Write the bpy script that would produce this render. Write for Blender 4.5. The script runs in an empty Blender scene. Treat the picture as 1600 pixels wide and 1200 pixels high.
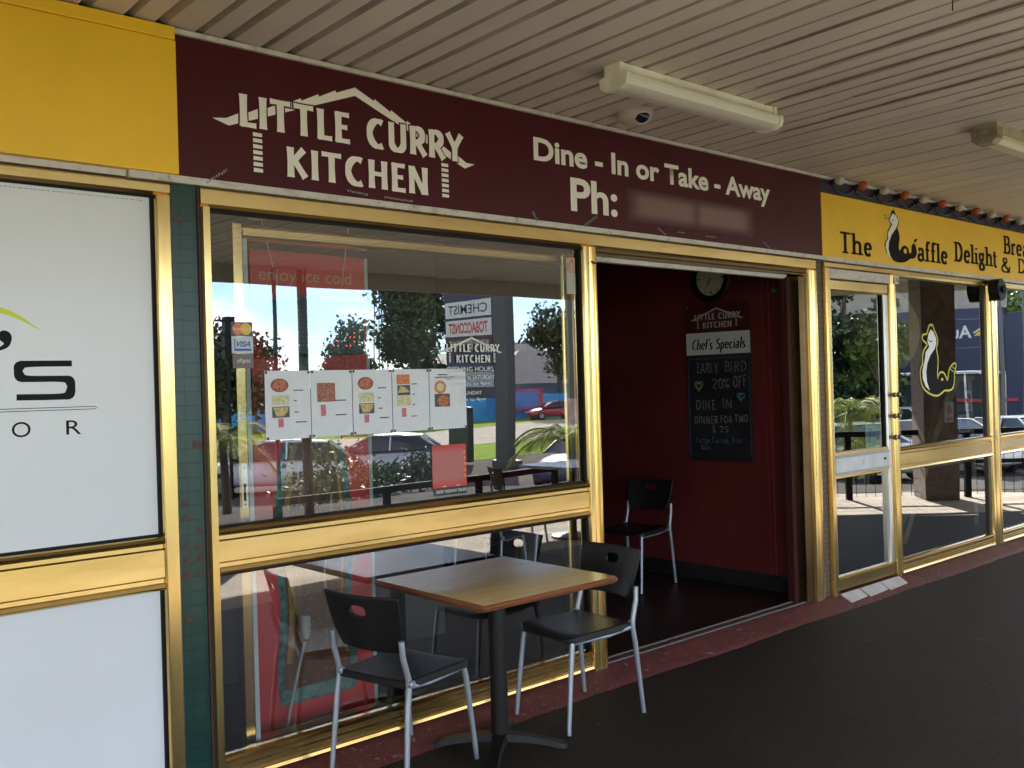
import bpy, bmesh, math, random
from mathutils import Vector, Matrix
R = math.radians
scene = bpy.context.scene
COL = scene.collection
# ------------------------------------------------------------------ camera
cd = bpy.data.cameras.new('camera'); cam = bpy.data.objects.new('camera', cd); COL.objects.link(cam)
F_PX, YAW, PITCH, ROLL = 1511.2, 0.72227, 0.00114, -0.02848
fw = Vector((math.sin(YAW)*math.cos(PITCH), math.cos(YAW)*math.cos(PITCH), math.sin(PITCH)))
rt = Vector((math.cos(YAW), -math.sin(YAW), 0)); up = rt.cross(fw)
r2 = rt*math.cos(ROLL)+up*math.sin(ROLL); u2 = up*math.cos(ROLL)-rt*math.sin(ROLL)
M = Matrix((r2, u2, -fw)).transposed().to_4x4(); M.translation = Vector((0, -3.6, 1.57))
cam.matrix_world = M
cd.sensor_width = 36; cd.lens = F_PX/1600*36; cd.clip_start = .05; cd.clip_end = 3000
scene.camera = cam
# ------------------------------------------------------------------ light
SUN_AZ, SUN_EL = math.atan2(.65, -.76), R(30)
w = bpy.data.worlds.new("World"); scene.world = w; w.use_nodes = True
nt = w.node_tree; N = nt.nodes; L = nt.links; N.clear()
out = N.new('ShaderNodeOutputWorld'); bg = N.new('ShaderNodeBackground'); sky = N.new('ShaderNodeTexSky')
sky.sky_type = 'NISHITA'; sky.sun_disc = False; sky.sun_elevation = SUN_EL; sky.sun_rotation = SUN_AZ
sky.air_density = .9; sky.dust_density = .15; sky.ozone_density = 2.0
bg.inputs[1].default_value = .115
tc = N.new('ShaderNodeTexCoord'); mp = N.new('ShaderNodeMapping'); mp.inputs['Scale'].default_value = (1, 1, 2.6)
mp.inputs['Location'].default_value = (.37, .12, .05)
no = N.new('ShaderNodeTexNoise'); no.inputs['Scale'].default_value = 3.3; no.inputs['Detail'].default_value = 8; no.inputs['Roughness'].default_value = .55
cr = N.new('ShaderNodeValToRGB'); cr.color_ramp.elements[0].position = .47; cr.color_ramp.elements[1].position = .60
mx = N.new('ShaderNodeMix'); mx.data_type = 'RGBA'; mx.inputs[7].default_value = (11, 10.5, 10, 1)
L.new(tc.outputs['Generated'], mp.inputs[0]); L.new(mp.outputs[0], no.inputs[0]); L.new(no.outputs[0], cr.inputs[0])
L.new(cr.outputs[0], mx.inputs[0]); sx = N.new('ShaderNodeSeparateXYZ'); mr = N.new('ShaderNodeMapRange'); mr.inputs[1].default_value = 0; mr.inputs[2].default_value = .35
hz = N.new('ShaderNodeMix'); hz.data_type = 'RGBA'; hz.inputs[6].default_value = (.50, .66, .88, 1); hz.inputs[7].default_value = (1, 1, 1, 1)
ml = N.new('ShaderNodeMix'); ml.data_type = 'RGBA'; ml.blend_type = 'MULTIPLY'; ml.inputs[0].default_value = 1
L.new(tc.outputs['Generated'], sx.inputs[0]); L.new(sx.outputs[2], mr.inputs[0]); L.new(mr.outputs[0], hz.inputs[0])
L.new(sky.outputs[0], ml.inputs[6]); L.new(hz.outputs[2], ml.inputs[7]); L.new(ml.outputs[2], mx.inputs[6]); L.new(mx.outputs[2], bg.inputs[0]); L.new(bg.outputs[0], out.inputs[0])
sl = bpy.data.lights.new('sun', 'SUN'); sl.energy = 5.0; sl.angle = R(.5); sl.color = (1, .93, .82)
so = bpy.data.objects.new('sun', sl); COL.objects.link(so)
sd = Vector((math.sin(SUN_AZ)*math.cos(SUN_EL), math.cos(SUN_AZ)*math.cos(SUN_EL), math.sin(SUN_EL)))
so.rotation_euler = sd.to_track_quat('Z', 'Y').to_euler()
vs = scene.view_settings; vs.view_transform = 'Standard'; vs.look = 'None'; vs.gamma = 1; vs.use_curve_mapping = False
vs.exposure = 2.6
cy = scene.cycles; cy.use_denoising = True; cy.max_bounces = 9; cy.diffuse_bounces = 5; cy.glossy_bounces = 5; cy.transparent_max_bounces = 16
cy.sample_clamp_indirect = 6; cy.caustics_reflective = False; cy.caustics_refractive = False
# ------------------------------------------------------------------ materials
MATS = {}
def mat(name, col, rough=.6, metal=0, var=0, vs_=8, bump=0, bs=60, spec=.5, col2=None, thr=None, stretch=None, coat=0, detail=4, rvar=0):
    if name in MATS: return MATS[name]
    m = bpy.data.materials.new(name); m.use_nodes = True; nt = m.node_tree; n = nt.nodes; l = nt.links
    p = n['Principled BSDF']; p.inputs['Roughness'].default_value = rough; p.inputs['Metallic'].default_value = metal
    p.inputs['Base Color'].default_value = (*col, 1); p.inputs['Specular IOR Level'].default_value = spec
    if coat: p.inputs['Coat Weight'].default_value = coat; p.inputs['Coat Roughness'].default_value = .08
    if var or bump or rvar:
        t = n.new('ShaderNodeTexCoord'); mp = n.new('ShaderNodeMapping'); l.new(t.outputs['Object'], mp.inputs[0])
        if stretch: mp.inputs['Scale'].default_value = stretch
    if var:
        a = n.new('ShaderNodeTexNoise'); a.inputs['Scale'].default_value = vs_; a.inputs['Detail'].default_value = detail; a.inputs['Roughness'].default_value = .65
        l.new(mp.outputs[0], a.inputs[0])
        r = n.new('ShaderNodeValToRGB'); c2 = col2 or tuple(c*(1-var) for c in col)
        lo, hi = thr or (.35, .65)
        r.color_ramp.elements[0].position = lo; r.color_ramp.elements[1].position = hi
        r.color_ramp.elements[0].color = (*c2, 1); r.color_ramp.elements[1].color = (*[min(1, c*(1+(0 if col2 else var*.5))) for c in col], 1)
        l.new(a.outputs[0], r.inputs[0]); l.new(r.outputs[0], p.inputs['Base Color'])
    if rvar:
        a = n.new('ShaderNodeTexNoise'); a.inputs['Scale'].default_value = vs_*.7; a.inputs['Detail'].default_value = 5; l.new(mp.outputs[0], a.inputs[0])
        q = n.new('ShaderNodeMapRange'); q.inputs[3].default_value = max(.02, rough-rvar); q.inputs[4].default_value = rough+rvar
        l.new(a.outputs[0], q.inputs[0]); l.new(q.outputs[0], p.inputs['Roughness'])
    if bump:
        b = n.new('ShaderNodeTexNoise'); b.inputs['Scale'].default_value = bs; b.inputs['Detail'].default_value = 5; l.new(mp.outputs[0], b.inputs[0])
        bb = n.new('ShaderNodeBump'); bb.inputs['Strength'].default_value = bump; bb.inputs['Distance'].default_value = .01
        l.new(b.outputs[0], bb.inputs['Height']); l.new(bb.outputs[0], p.inputs['Normal'])
    MATS[name] = m; return m
def glassmat(name, refl, trans):
    m = bpy.data.materials.new(name); m.use_nodes = True; n = m.node_tree.nodes; l = m.node_tree.links; n.clear()
    o = n.new('ShaderNodeOutputMaterial'); t = n.new('ShaderNodeBsdfTransparent'); g = n.new('ShaderNodeBsdfGlossy'); x = n.new('ShaderNodeMixShader')
    t.inputs[0].default_value = (*trans, 1); g.inputs['Roughness'].default_value = 0; g.inputs[0].default_value = (.97, .98, 1, 1)
    f = n.new('ShaderNodeFresnel'); f.inputs[0].default_value = 1.5; q = n.new('ShaderNodeMapRange')
    q.inputs[1].default_value = .04; q.inputs[2].default_value = .3; q.inputs[3].default_value = refl; q.inputs[4].default_value = refl+.35
    tcx = n.new('ShaderNodeTexCoord'); nz = n.new('ShaderNodeTexNoise'); nz.inputs['Scale'].default_value = .9; nz.inputs['Detail'].default_value = 1
    bu = n.new('ShaderNodeBump'); bu.inputs['Strength'].default_value = .035; bu.inputs['Distance'].default_value = .05
    l.new(tcx.outputs['Object'], nz.inputs[0]); l.new(nz.outputs[0], bu.inputs['Height']); l.new(bu.outputs[0], g.inputs['Normal'])
    l.new(f.outputs[0], q.inputs[0]); l.new(q.outputs[0], x.inputs[0]); l.new(t.outputs[0], x.inputs[1]); l.new(g.outputs[0], x.inputs[2]); l.new(x.outputs[0], o.inputs[0])
    MATS[name] = m; return m
def tilemat(name, c1, c2, mortar, scale, bw, rh, ms=.02, rough=.35, missing=None):
    m = bpy.data.materials.new(name); m.use_nodes = True; n = m.node_tree.nodes; l = m.node_tree.links; p = n['Principled BSDF']
    t = n.new('ShaderNodeTexCoord'); s = n.new('ShaderNodeSeparateXYZ'); c = n.new('ShaderNodeCombineXYZ')
    l.new(t.outputs['Object'], s.inputs[0]); l.new(s.outputs[0], c.inputs[0]); l.new(s.outputs[2], c.inputs[1])
    b = n.new('ShaderNodeTexBrick'); b.offset = 0 if missing is not None else .5; b.inputs['Color1'].default_value = (*c1, 1); b.inputs['Color2'].default_value = (*c2, 1)
    b.inputs['Mortar'].default_value = (*mortar, 1); b.inputs['Scale'].default_value = scale; b.inputs['Brick Width'].default_value = bw
    b.inputs['Row Height'].default_value = rh; b.inputs['Mortar Size'].default_value = ms; l.new(c.outputs[0], b.inputs[0])
    bu = n.new('ShaderNodeBump'); bu.inputs['Strength'].default_value = .6; bu.inputs['Distance'].default_value = .004; bu.invert = True
    l.new(b.outputs['Fac'], bu.inputs['Height']); l.new(bu.outputs[0], p.inputs['Normal'])
    l.new(b.outputs[0], p.inputs['Base Color']); p.inputs['Roughness'].default_value = rough
    MATS[name] = m; return m
def brushed(name, col, rough, horiz=True):
    m = bpy.data.materials.new(name); m.use_nodes = True; n = m.node_tree.nodes; l = m.node_tree.links; p = n['Principled BSDF']
    p.inputs['Metallic'].default_value = 1; p.inputs['Base Color'].default_value = (*col, 1); p.inputs['Roughness'].default_value = rough
    t = n.new('ShaderNodeTexCoord'); mp = n.new('ShaderNodeMapping'); mp.inputs['Scale'].default_value = (.6, 25, 25) if horiz else (25, 25, .6)
    a = n.new('ShaderNodeTexNoise'); a.inputs['Scale'].default_value = 3; a.inputs['Detail'].default_value = 6
    l.new(t.outputs['Object'], mp.inputs[0]); l.new(mp.outputs[0], a.inputs[0])
    q = n.new('ShaderNodeMapRange'); q.inputs[3].default_value = rough*.96; q.inputs[4].default_value = rough*1.05; l.new(a.outputs[0], q.inputs[0]); l.new(q.outputs[0], p.inputs['Roughness'])
    d = n.new('ShaderNodeTexNoise'); d.inputs['Scale'].default_value = 1.6; d.inputs['Detail'].default_value = 5; d.inputs['Roughness'].default_value = .6; mp2 = n.new('ShaderNodeMapping'); mp2.inputs['Scale'].default_value = (1, 5, 5) if horiz else (5, 5, 1); l.new(t.outputs['Object'], mp2.inputs[0]); l.new(mp2.outputs[0], d.inputs[0])
    r = n.new('ShaderNodeValToRGB'); r.color_ramp.elements[0].position = .30; r.color_ramp.elements[1].position = .56
    r.color_ramp.elements[0].color = (col[0]*.74, col[1]*.70, col[2]*.62, 1); r.color_ramp.elements[1].color = (*col, 1); l.new(d.outputs[0], r.inputs[0]); l.new(r.outputs[0], p.inputs['Base Color'])
    
    MATS[name] = m; return m
GH = brushed('gold_horizontal', (.78, .565, .235), .22, True); GV = brushed('gold_vertical', (.78, .565, .235), .20, False)
SILV = brushed('silver_frame', (.72, .70, .66), .3, False)
BLK = mat('black_gasket', (.008, .007, .007), .6, spec=.2)
DARKAL = brushed('dark_bronze_frame', (.14, .09, .045), .35, True)
MAROON = mat('maroon_sign', (.068, .007, .011), .38, var=.12, vs_=3, spec=.25)
YEL = mat('yellow_sign', (.88, .53, .02), .45, var=.07, vs_=1.6)
YEL2 = mat('yellow_sign_glossy', (.92, .53, .02), .4, var=.06, vs_=1.5)
CREAM = mat('cream_lettering', (.86, .80, .74), .55)
TRIM = mat('white_trim', (.62, .57, .53), .55, var=.22, vs_=14, col2=(.42, .35, .3), thr=(.28, .5))
WHITE = mat('white_board', (.71, .71, .735), .3, var=.03, vs_=1.5, bump=.05, bs=1.6)
INK = mat('black_ink', (.010, .010, .012), .6, spec=.15)
PINK = mat('dark_lettering', (.012, .009, .006), .7, spec=.12)
GLASS = glassmat('window_glass', .20, (.90, .93, .92)); GLASS2 = glassmat('tinted_glass', .26, (.62, .66, .68))
GREEN = tilemat('green_mosaic', (.005, .036, .026), (.007, .047, .033), (.0045, .028, .021), 1, .0535, .0545, .0022, .3, missing=1)
BRICK = tilemat('brown_mosaic', (.13, .075, .05), (.10, .058, .04), (.04, .028, .022), 1, .05, .038, .003, .5)
SOFFIT = mat('soffit_paint', (.66, .59, .515), .55, var=.12, vs_=2.2, stretch=(1, .35, 1))
ASPH = mat('walkway_asphalt', (.032, .020, .014), .68, var=.5, vs_=55, bump=.6, bs=190, col2=(.012, .009, .008), rvar=.1, thr=(.3, .72), detail=9, spec=.3)
REDC = mat('red_painted_concrete', (.13, .030, .028), .6, var=.5, vs_=7, bump=.35, bs=70, col2=(.075, .02, .02), thr=(.3, .6), detail=9)
CONC = mat('sunlit_concrete', (.42, .375, .32), .9, var=.25, vs_=3, bump=.2, spec=.1)
def speckle(m, scale, lo, hi, col, kind='noise', detail=6):
    n = m.node_tree.nodes; l = m.node_tree.links; p = n['Principled BSDF']; t = n.new('ShaderNodeTexCoord')
    a = n.new('ShaderNodeTexNoise' if kind == 'noise' else 'ShaderNodeTexVoronoi'); a.inputs['Scale'].default_value = scale
    if kind == 'noise': a.inputs['Detail'].default_value = detail; a.inputs['Roughness'].default_value = .7
    l.new(t.outputs['Object'], a.inputs[0]); q = n.new('ShaderNodeMapRange'); q.inputs[1].default_value = lo; q.inputs[2].default_value = hi; l.new(a.outputs[0], q.inputs[0])
    x = n.new('ShaderNodeMix'); x.data_type = 'RGBA'; x.inputs[7].default_value = (*col, 1); l.new(q.outputs[0], x.inputs[0])
    lk = p.inputs['Base Color'].links
    if lk: l.new(lk[0].from_socket, x.inputs[6])
    else: x.inputs[6].default_value = p.inputs['Base Color'].default_value
    l.new(x.outputs[2], p.inputs['Base Color'])
speckle(ASPH, 1.1, .50, .66, (.026, .022, .011)); speckle(ASPH, 3.4, .075, .05, (.050, .040, .032), 'voronoi'); speckle(ASPH, 260, .66, .74, (.11, .09, .07)); speckle(ASPH, .8, .60, .75, (.011, .010, .010))
speckle(REDC, 26, .60, .66, (.30, .20, .17), detail=8); speckle(REDC, 3, .58, .70, (.045, .020, .018))
speckle(TRIM, 35, .62, .68, (.25, .2, .17)); speckle(YEL2, 60, .72, .76, (.45, .28, .02)); speckle(YEL, 45, .70, .75, (.5, .32, .02))
BLKPL = mat('black_plastic', (.008, .0075, .008), .42, bump=.12, bs=260, spec=.35)
ALU = mat('satin_aluminium', (.34, .37, .42), .42, .6, var=.12, vs_=40, stretch=(1, 1, .2))
IRON = mat('black_iron', (.007, .0065, .006), .5, spec=.3, bump=.1, bs=120)
RED = mat('deep_red_wall', (.12, .017, .017), .45, var=.3, vs_=1.5)
DKRED = mat('dark_red_wall', (.085, .010, .012), .5)
DARK = mat('dark_room', (.02, .018, .018), .7); DARK2 = mat('dark_grey_room', (.035, .037, .042), .7)
# ------------------------------------------------------------------ mesh helpers
class Fr:      # a flat frame: origin, right, up; n points at the reader
    def __init__(s, o, r, u): s.o = Vector(o); s.r = Vector(r).normalized(); s.u = Vector(u).normalized(); s.n = s.r.cross(s.u)
    def P(s, x, z, d=0): return s.o+s.r*x+s.u*z+s.n*d
FAC = Fr((0, 0, 0), (1, 0, 0), (0, 0, 1))
def facade(y): return Fr((0, y, 0), (1, 0, 0), (0, 0, 1))
def side(x): return Fr((x, 0, 0), (0, -1, 0), (0, 0, 1))     # x coordinate is then -y
class MB:
    def __init__(s): s.b = bmesh.new()
    def face(s, pts):
        try: return s.b.faces.new([s.b.verts.new(p) for p in pts])
        except ValueError: return None
    def box(s, x0, x1, y0, y1, z0, z1, bev=0):
        q = bmesh.ops.create_cube(s.b, size=1); vs = q['verts']
        for v in vs: v.co = Vector(((x0+x1)/2+v.co.x*(x1-x0), (y0+y1)/2+v.co.y*(y1-y0), (z0+z1)/2+v.co.z*(z1-z0)))
        if bev: bmesh.ops.bevel(s.b, geom=list({e for v in vs for e in v.link_edges}), offset=bev, segments=2, profile=.5, affect='EDGES')
        return s
    def fbox(s, fr, x0, x1, z0, z1, d0, d1):
        c = [fr.P(x, z, d) for d in (d0, d1) for x, z in ((x0, z0), (x1, z0), (x1, z1), (x0, z1))]
        v = [s.b.verts.new(p) for p in c]
        for f in ((3, 2, 1, 0), (4, 5, 6, 7), (0, 1, 5, 4), (1, 2, 6, 5), (2, 3, 7, 6), (3, 0, 4, 7)): s.b.faces.new([v[i] for i in f])
        return s
    def prism(s, fr, pts, d0, d1):
        n = len(pts); a = [s.b.verts.new(fr.P(x, z, d0)) for x, z in pts]; b = [s.b.verts.new(fr.P(x, z, d1)) for x, z in pts]
        s.b.faces.new(a[::-1]); s.b.faces.new(b)
        for i in range(n): s.b.faces.new((a[i], a[(i+1) % n], b[(i+1) % n], b[i]))
        return s
    def poly(s, fr, pts, d): s.face([fr.P(x, z, d) for x, z in pts]); return s
    def ribbon(s, fr, pts, wd, d, closed=False):
        n = len(pts)
        if isinstance(wd, (int, float)): wd = [wd]*n
        Lp, Rp = [], []
        for i, (x, z) in enumerate(pts):
            a = pts[(i-1) % n] if (closed or i > 0) else pts[i]; c = pts[(i+1) % n] if (closed or i < n-1) else pts[i]
            dx, dz = c[0]-a[0], c[1]-a[1]; l = math.hypot(dx, dz) or 1; nx, nz = -dz/l, dx/l
            Lp.append(s.b.verts.new(fr.P(x+nx*wd[i]/2, z+nz*wd[i]/2, d))); Rp.append(s.b.verts.new(fr.P(x-nx*wd[i]/2, z-nz*wd[i]/2, d)))
        for i in range(n if closed else n-1):
            j = (i+1) % n
            try: s.b.faces.new((Rp[i], Rp[j], Lp[j], Lp[i]))
            except ValueError: pass
        return s
    def disc(s, fr, cx, cz, rx, rz, d, seg=24):
        return s.poly(fr, [(cx+rx*math.cos(2*math.pi*k/seg), cz+rz*math.sin(2*math.pi*k/seg)) for k in range(seg)], d)
    def tube(s, pts, r, seg=10, caps=True):
        pts = [Vector(p) for p in pts]; n = len(pts); rs = r if isinstance(r, (list, tuple)) else [r]*n
        t0 = (pts[1]-pts[0]).normalized(); ref = Vector((0, 0, 1)) if abs(t0.z) < .9 else Vector((1, 0, 0)); a = t0.cross(ref).normalized(); rings = []
        for i, p in enumerate(pts):
            t = ((pts[min(i+1, n-1)]-pts[i]).normalized()+(pts[i]-pts[max(i-1, 0)]).normalized()).normalized()
            a = (a-t*a.dot(t)).normalized(); b = t.cross(a)
            rings.append([s.b.verts.new(p+(a*math.cos(2*math.pi*k/seg)+b*math.sin(2*math.pi*k/seg))*rs[i]) for k in range(seg)])
        for i in range(n-1):
            for k in range(seg): s.b.faces.new((rings[i][k], rings[i][(k+1) % seg], rings[i+1][(k+1) % seg], rings[i+1][k]))
        if caps: s.b.faces.new(rings[0][::-1]); s.b.faces.new(rings[-1])
        return s
    def lathe(s, prof, c=(0, 0, 0), seg=20, axis='z', sx=1, sy=1):
        c = Vector(c); rings = []
        for r, z in prof:
            ring = []
            for k in range(seg):
                a = 2*math.pi*k/seg; v = Vector((r*math.cos(a)*sx, r*math.sin(a)*sy, z))
                if axis == 'y': v = Vector((v.x, -v.z, v.y))
                if axis == 'x': v = Vector((v.z, v.x, v.y))
                ring.append(s.b.verts.new(c+v))
            rings.append(ring)
        for i in range(len(rings)-1):
            for k in range(seg): s.b.faces.new((rings[i][k], rings[i][(k+1) % seg], rings[i+1][(k+1) % seg], rings[i+1][k]))
        s.b.faces.new(rings[0][::-1]); s.b.faces.new(rings[-1]); return s
    def sphere(s, c, r, sub=2, sc=(1, 1, 1)):
        q = bmesh.ops.create_icosphere(s.b, subdivisions=sub, radius=r)
        for v in q['verts']: v.co = Vector((v.co.x*sc[0], v.co.y*sc[1], v.co.z*sc[2]))+Vector(c)
        return s
    def build(s, name, m, parent=None, smooth=False, flip=True):
        if flip: bmesh.ops.recalc_face_normals(s.b, faces=s.b.faces)
        me = bpy.data.meshes.new(name); s.b.to_mesh(me); s.b.free(); return finish(name, me, m, parent, smooth)
WM = {}
def finish(name, me, m, parent, smooth=False):
    if parent is not None: me.transform(WM[parent.name].inverted())
    o = bpy.data.objects.new(name, me); COL.objects.link(o)
    for mm in (m if isinstance(m, (list, tuple)) else [m]): me.materials.append(mm)
    if parent is not None: o.parent = parent; WM[o.name] = WM[parent.name]
    else: WM[o.name] = Matrix.Identity(4)
    if smooth:
        for p in me.polygons: p.use_smooth = True
        try: me.set_sharp_from_angle(angle=R(38))
        except Exception: pass
    return o
def tag(o, label=None, cat=None, group=None, kind=None):
    if label: o['label'] = label
    if cat: o['category'] = cat
    if group: o['group'] = group
    if kind: o['kind'] = kind
    return o
def thing(name, label, cat, loc=(0, 0, 0), rz=0, group=None):
    o = bpy.data.objects.new(name, None); COL.objects.link(o); o.location = loc; o.rotation_euler = (0, 0, rz); o.empty_display_size = .2
    WM[o.name] = Matrix.Translation(loc) @ Matrix.Rotation(rz, 4, 'Z'); return tag(o, label, cat, group)
def struct(o): o['kind'] = 'structure'; return o
def copy_tree(o, parent=None):
    c = o.copy(); COL.objects.link(c); c.parent = parent; WM[c.name] = WM[o.name]
    for ch in list(o.children):
        copy_tree(ch, c)
    return c
# ------------------------------------------------------------------ lettering
def text(name, body, fr, x0, x1, z0, z1, d, m, parent=None, bold=0, shear=0, rot=0, rowwise=False):
    c = bpy.data.curves.new(name, 'FONT'); c.body = body; c.offset = bold; c.shear = shear; c.resolution_u = 4
    to = bpy.data.objects.new(name, c); COL.objects.link(to); dg = bpy.context.evaluated_depsgraph_get(); dg.update()
    me = bpy.data.meshes.new_from_object(to.evaluated_get(dg)); bpy.data.objects.remove(to)
    xs = [v.co.x for v in me.vertices]; ys = [v.co.y for v in me.vertices]; a0, a1, b0, b1 = min(xs), max(xs), min(ys), max(ys)
    cx, cz = (x0+x1)/2, (z0+z1)/2
    for v in me.vertices:
        x = (v.co.x-a0)/(a1-a0)*(x1-x0)-(x1-x0)/2; z = (v.co.y-b0)/(b1-b0)*(z1-z0)-(z1-z0)/2
        xr = x*math.cos(rot)-z*math.sin(rot); zr = x*math.sin(rot)+z*math.cos(rot)
        v.co = fr.P(cx+xr, cz+zr, d)
    return finish(name, me, m, parent)
def arc(cx, cy, rx, ry, a0, a1, n=10): return [(cx+rx*math.cos(R(a0+(a1-a0)*k/n)), cy+ry*math.sin(R(a0+(a1-a0)*k/n))) for k in range(n+1)]
GL = {
 'L': (.44, [[(.12, 1), (.12, 0)], [(.05, .06), (.44, .06)]]), 'I': (.22, [[(.11, 1), (.11, 0)]]),
 'T': (.56, [[(.28, 1), (.28, 0)], [(.01, .94), (.55, .94)]]), 'E': (.46, [[(.12, 1), (.12, 0)], [(.05, .06), (.45, .06)], [(.05, .94), (.44, .94)], [(.12, .52), (.38, .52)]]),
 'C': (.60, [arc(.38, .5, .27, .44, 62, 298, 16)]), 'U': (.62, [[(.12, 1)]+arc(.31, .3, .19, .25, 180, 360, 10)+[(.50, 1)]]),
 'R': (.56, [[(.12, 1), (.12, 0)], [(.1, .94), (.24, .94)]+arc(.24, .70, .20, .24, 90, -90, 10)+[(.12, .46)], [(.26, .46), (.52, 0)]]),
 'Y': (.56, [[(.04, 1), (.28, .48)], [(.52, 1), (.28, .48)], [(.28, .5), (.28, 0)]]),
 'K': (.58, [[(.12, 1), (.12, 0)], [(.47, .97), (.16, .5)], [(.22, .58), (.50, .03)]]), 'H': (.62, [[(.12, 1), (.12, 0)], [(.50, 1), (.50, 0)], [(.12, .52), (.5, .52)]]),
 'N': (.64, [[(.12, 1), (.12, 0)], [(.13, .96), (.51, .04)], [(.54, 1), (.54, 0)]]),
 'A': (.6, [[(.04, 0), (.30, 1)], [(.30, 1), (.56, 0)], [(.14, .34), (.46, .34)]]),
 'B': (.54, [[(.1, 1), (.1, 0)], [(.1, .95), (.26, .95)]+arc(.26, .74, .18, .21, 90, -90, 8)+[(.1, .53)], [(.1, .53), (.28, .53)]+arc(.28, .29, .21, .24, 90, -90, 8)+[(.1, .05)]]),
 'D': (.6, [[(.1, 1), (.1, 0)], [(.1, .95), (.22, .95)]+arc(.22, .5, .30, .45, 90, -90, 12)+[(.1, .05)]]),
 'O': (.62, [arc(.31, .5, .25, .46, 90, 450, 20)]), 'F': (.44, [[(.1, 1), (.1, 0)], [(.1, .95), (.44, .95)], [(.1, .52), (.36, .52)]]),
 'G': (.6, [arc(.34, .5, .27, .45, 55, 350, 16)+[(.38, .42)]]), 'W': (.8, [[(.02, 1), (.2, 0)], [(.2, 0), (.4, .8)], [(.4, .8), (.6, 0)], [(.6, 0), (.78, 1)]]),
 'S': (.5, [arc(.27, .74, .19, .21, 45, 250, 10)+arc(.24, .28, .20, .24, 70, -150, 10)]), '2': (.5, [arc(.25, .74, .2, .22, 160, -30, 8)+[(.06, .05), (.46, .05)]]),
 '0': (.5, [arc(.25, .5, .2, .45, 90, 450, 16)]), '5': (.5, [[(.42, .95), (.14, .95), (.12, .58)]+arc(.24, .34, .2, .28, 110, -140, 10)]),
 '%': (.6, [[(.06, 0), (.54, 1)], arc(.14, .8, .09, .13, 0, 360, 8), arc(.46, .2, .09, .13, 0, 360, 8)]),
 '$': (.5, [arc(.27, .70, .17, .18, 45, 250, 10)+arc(.24, .32, .18, .20, 70, -150, 10), [(.25, 1.02), (.25, -.02)]]),
 'h': (.56, [[(.12, 1), (.12, 0)], [(.12, .42)]+arc(.29, .42, .16, .18, 160, 0, 8)+[(.45, 0)]]),
 'e': (.50, [[(.09, .34), (.42, .34)]+arc(.26, .32, .18, .28, 10, 320, 14)]), 'a': (.5, [[(.09, .5)]+arc(.24, .44, .14, .16, 140, 0, 8)+[(.38, .02)], arc(.23, .17, .15, .15, 60, 310, 10)]),
 'f': (.34, [[(.13, 0), (.13, .78)]+arc(.25, .80, .12, .16, 180, 50, 6), [(.0, .58), (.30, .58)]]), 'l': (.24, [[(.12, 1), (.12, 0)]]),
 'i': (.24, [[(.12, .6), (.12, 0)], [(.12, .84), (.12, .76)]]),
 'g': (.5, [arc(.23, .42, .15, .17, 0, 360, 12), [(.33, .54), (.46, .60)], [(.16, .26), (.12, .16), (.36, .06)]+arc(.25, -.1, .18, .14, 60, -250, 12)]),
 't': (.34, [[(.14, .82), (.14, .14)]+arc(.25, .14, .11, .12, 180, 300, 6), [(.0, .58), (.31, .58)]]),
 'r': (.38, [[(.12, .6), (.12, 0)], [(.12, .4)]+arc(.26, .42, .13, .17, 150, 40, 6)]), 's': (.4, [arc(.2, .45, .13, .14, 40, 250, 8)+arc(.19, .16, .14, .14, 70, -150, 8)]),
 'p': (.54, [[(.12, .6), (.12, -.35)], arc(.28, .3, .17, .28, 150, -150, 12)]), 'c': (.46, [arc(.26, .3, .18, .28, 50, 310, 12)]),
 "'": (.14, [[(.08, 1), (.05, .8)]]), 'n': (.54, [[(.12, .6), (.12, 0)], [(.12, .4)]+arc(.28, .42, .16, .16, 160, 0, 8)+[(.44, 0)]]),
 'u': (.54, [[(.11, .6)]+arc(.27, .18, .16, .16, 180, 340, 8)+[(.44, .6)], [(.44, .6), (.44, 0)]]), ',': (.2, [[(.1, .06), (.06, -.12)]]),
 '&': (.74, [[(.66, .42)]+arc(.32, .24, .27, .22, -20, -200, 10)+[(.12, .42), (.42, .72)]+arc(.30, .82, .13, .14, -20, 200, 8)+[(.30, .45), (.66, .02)]]),
}
def skel_width(s, gap): return sum((GL[c][0] if c != ' ' else .34)+gap for c in s)-gap
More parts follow.
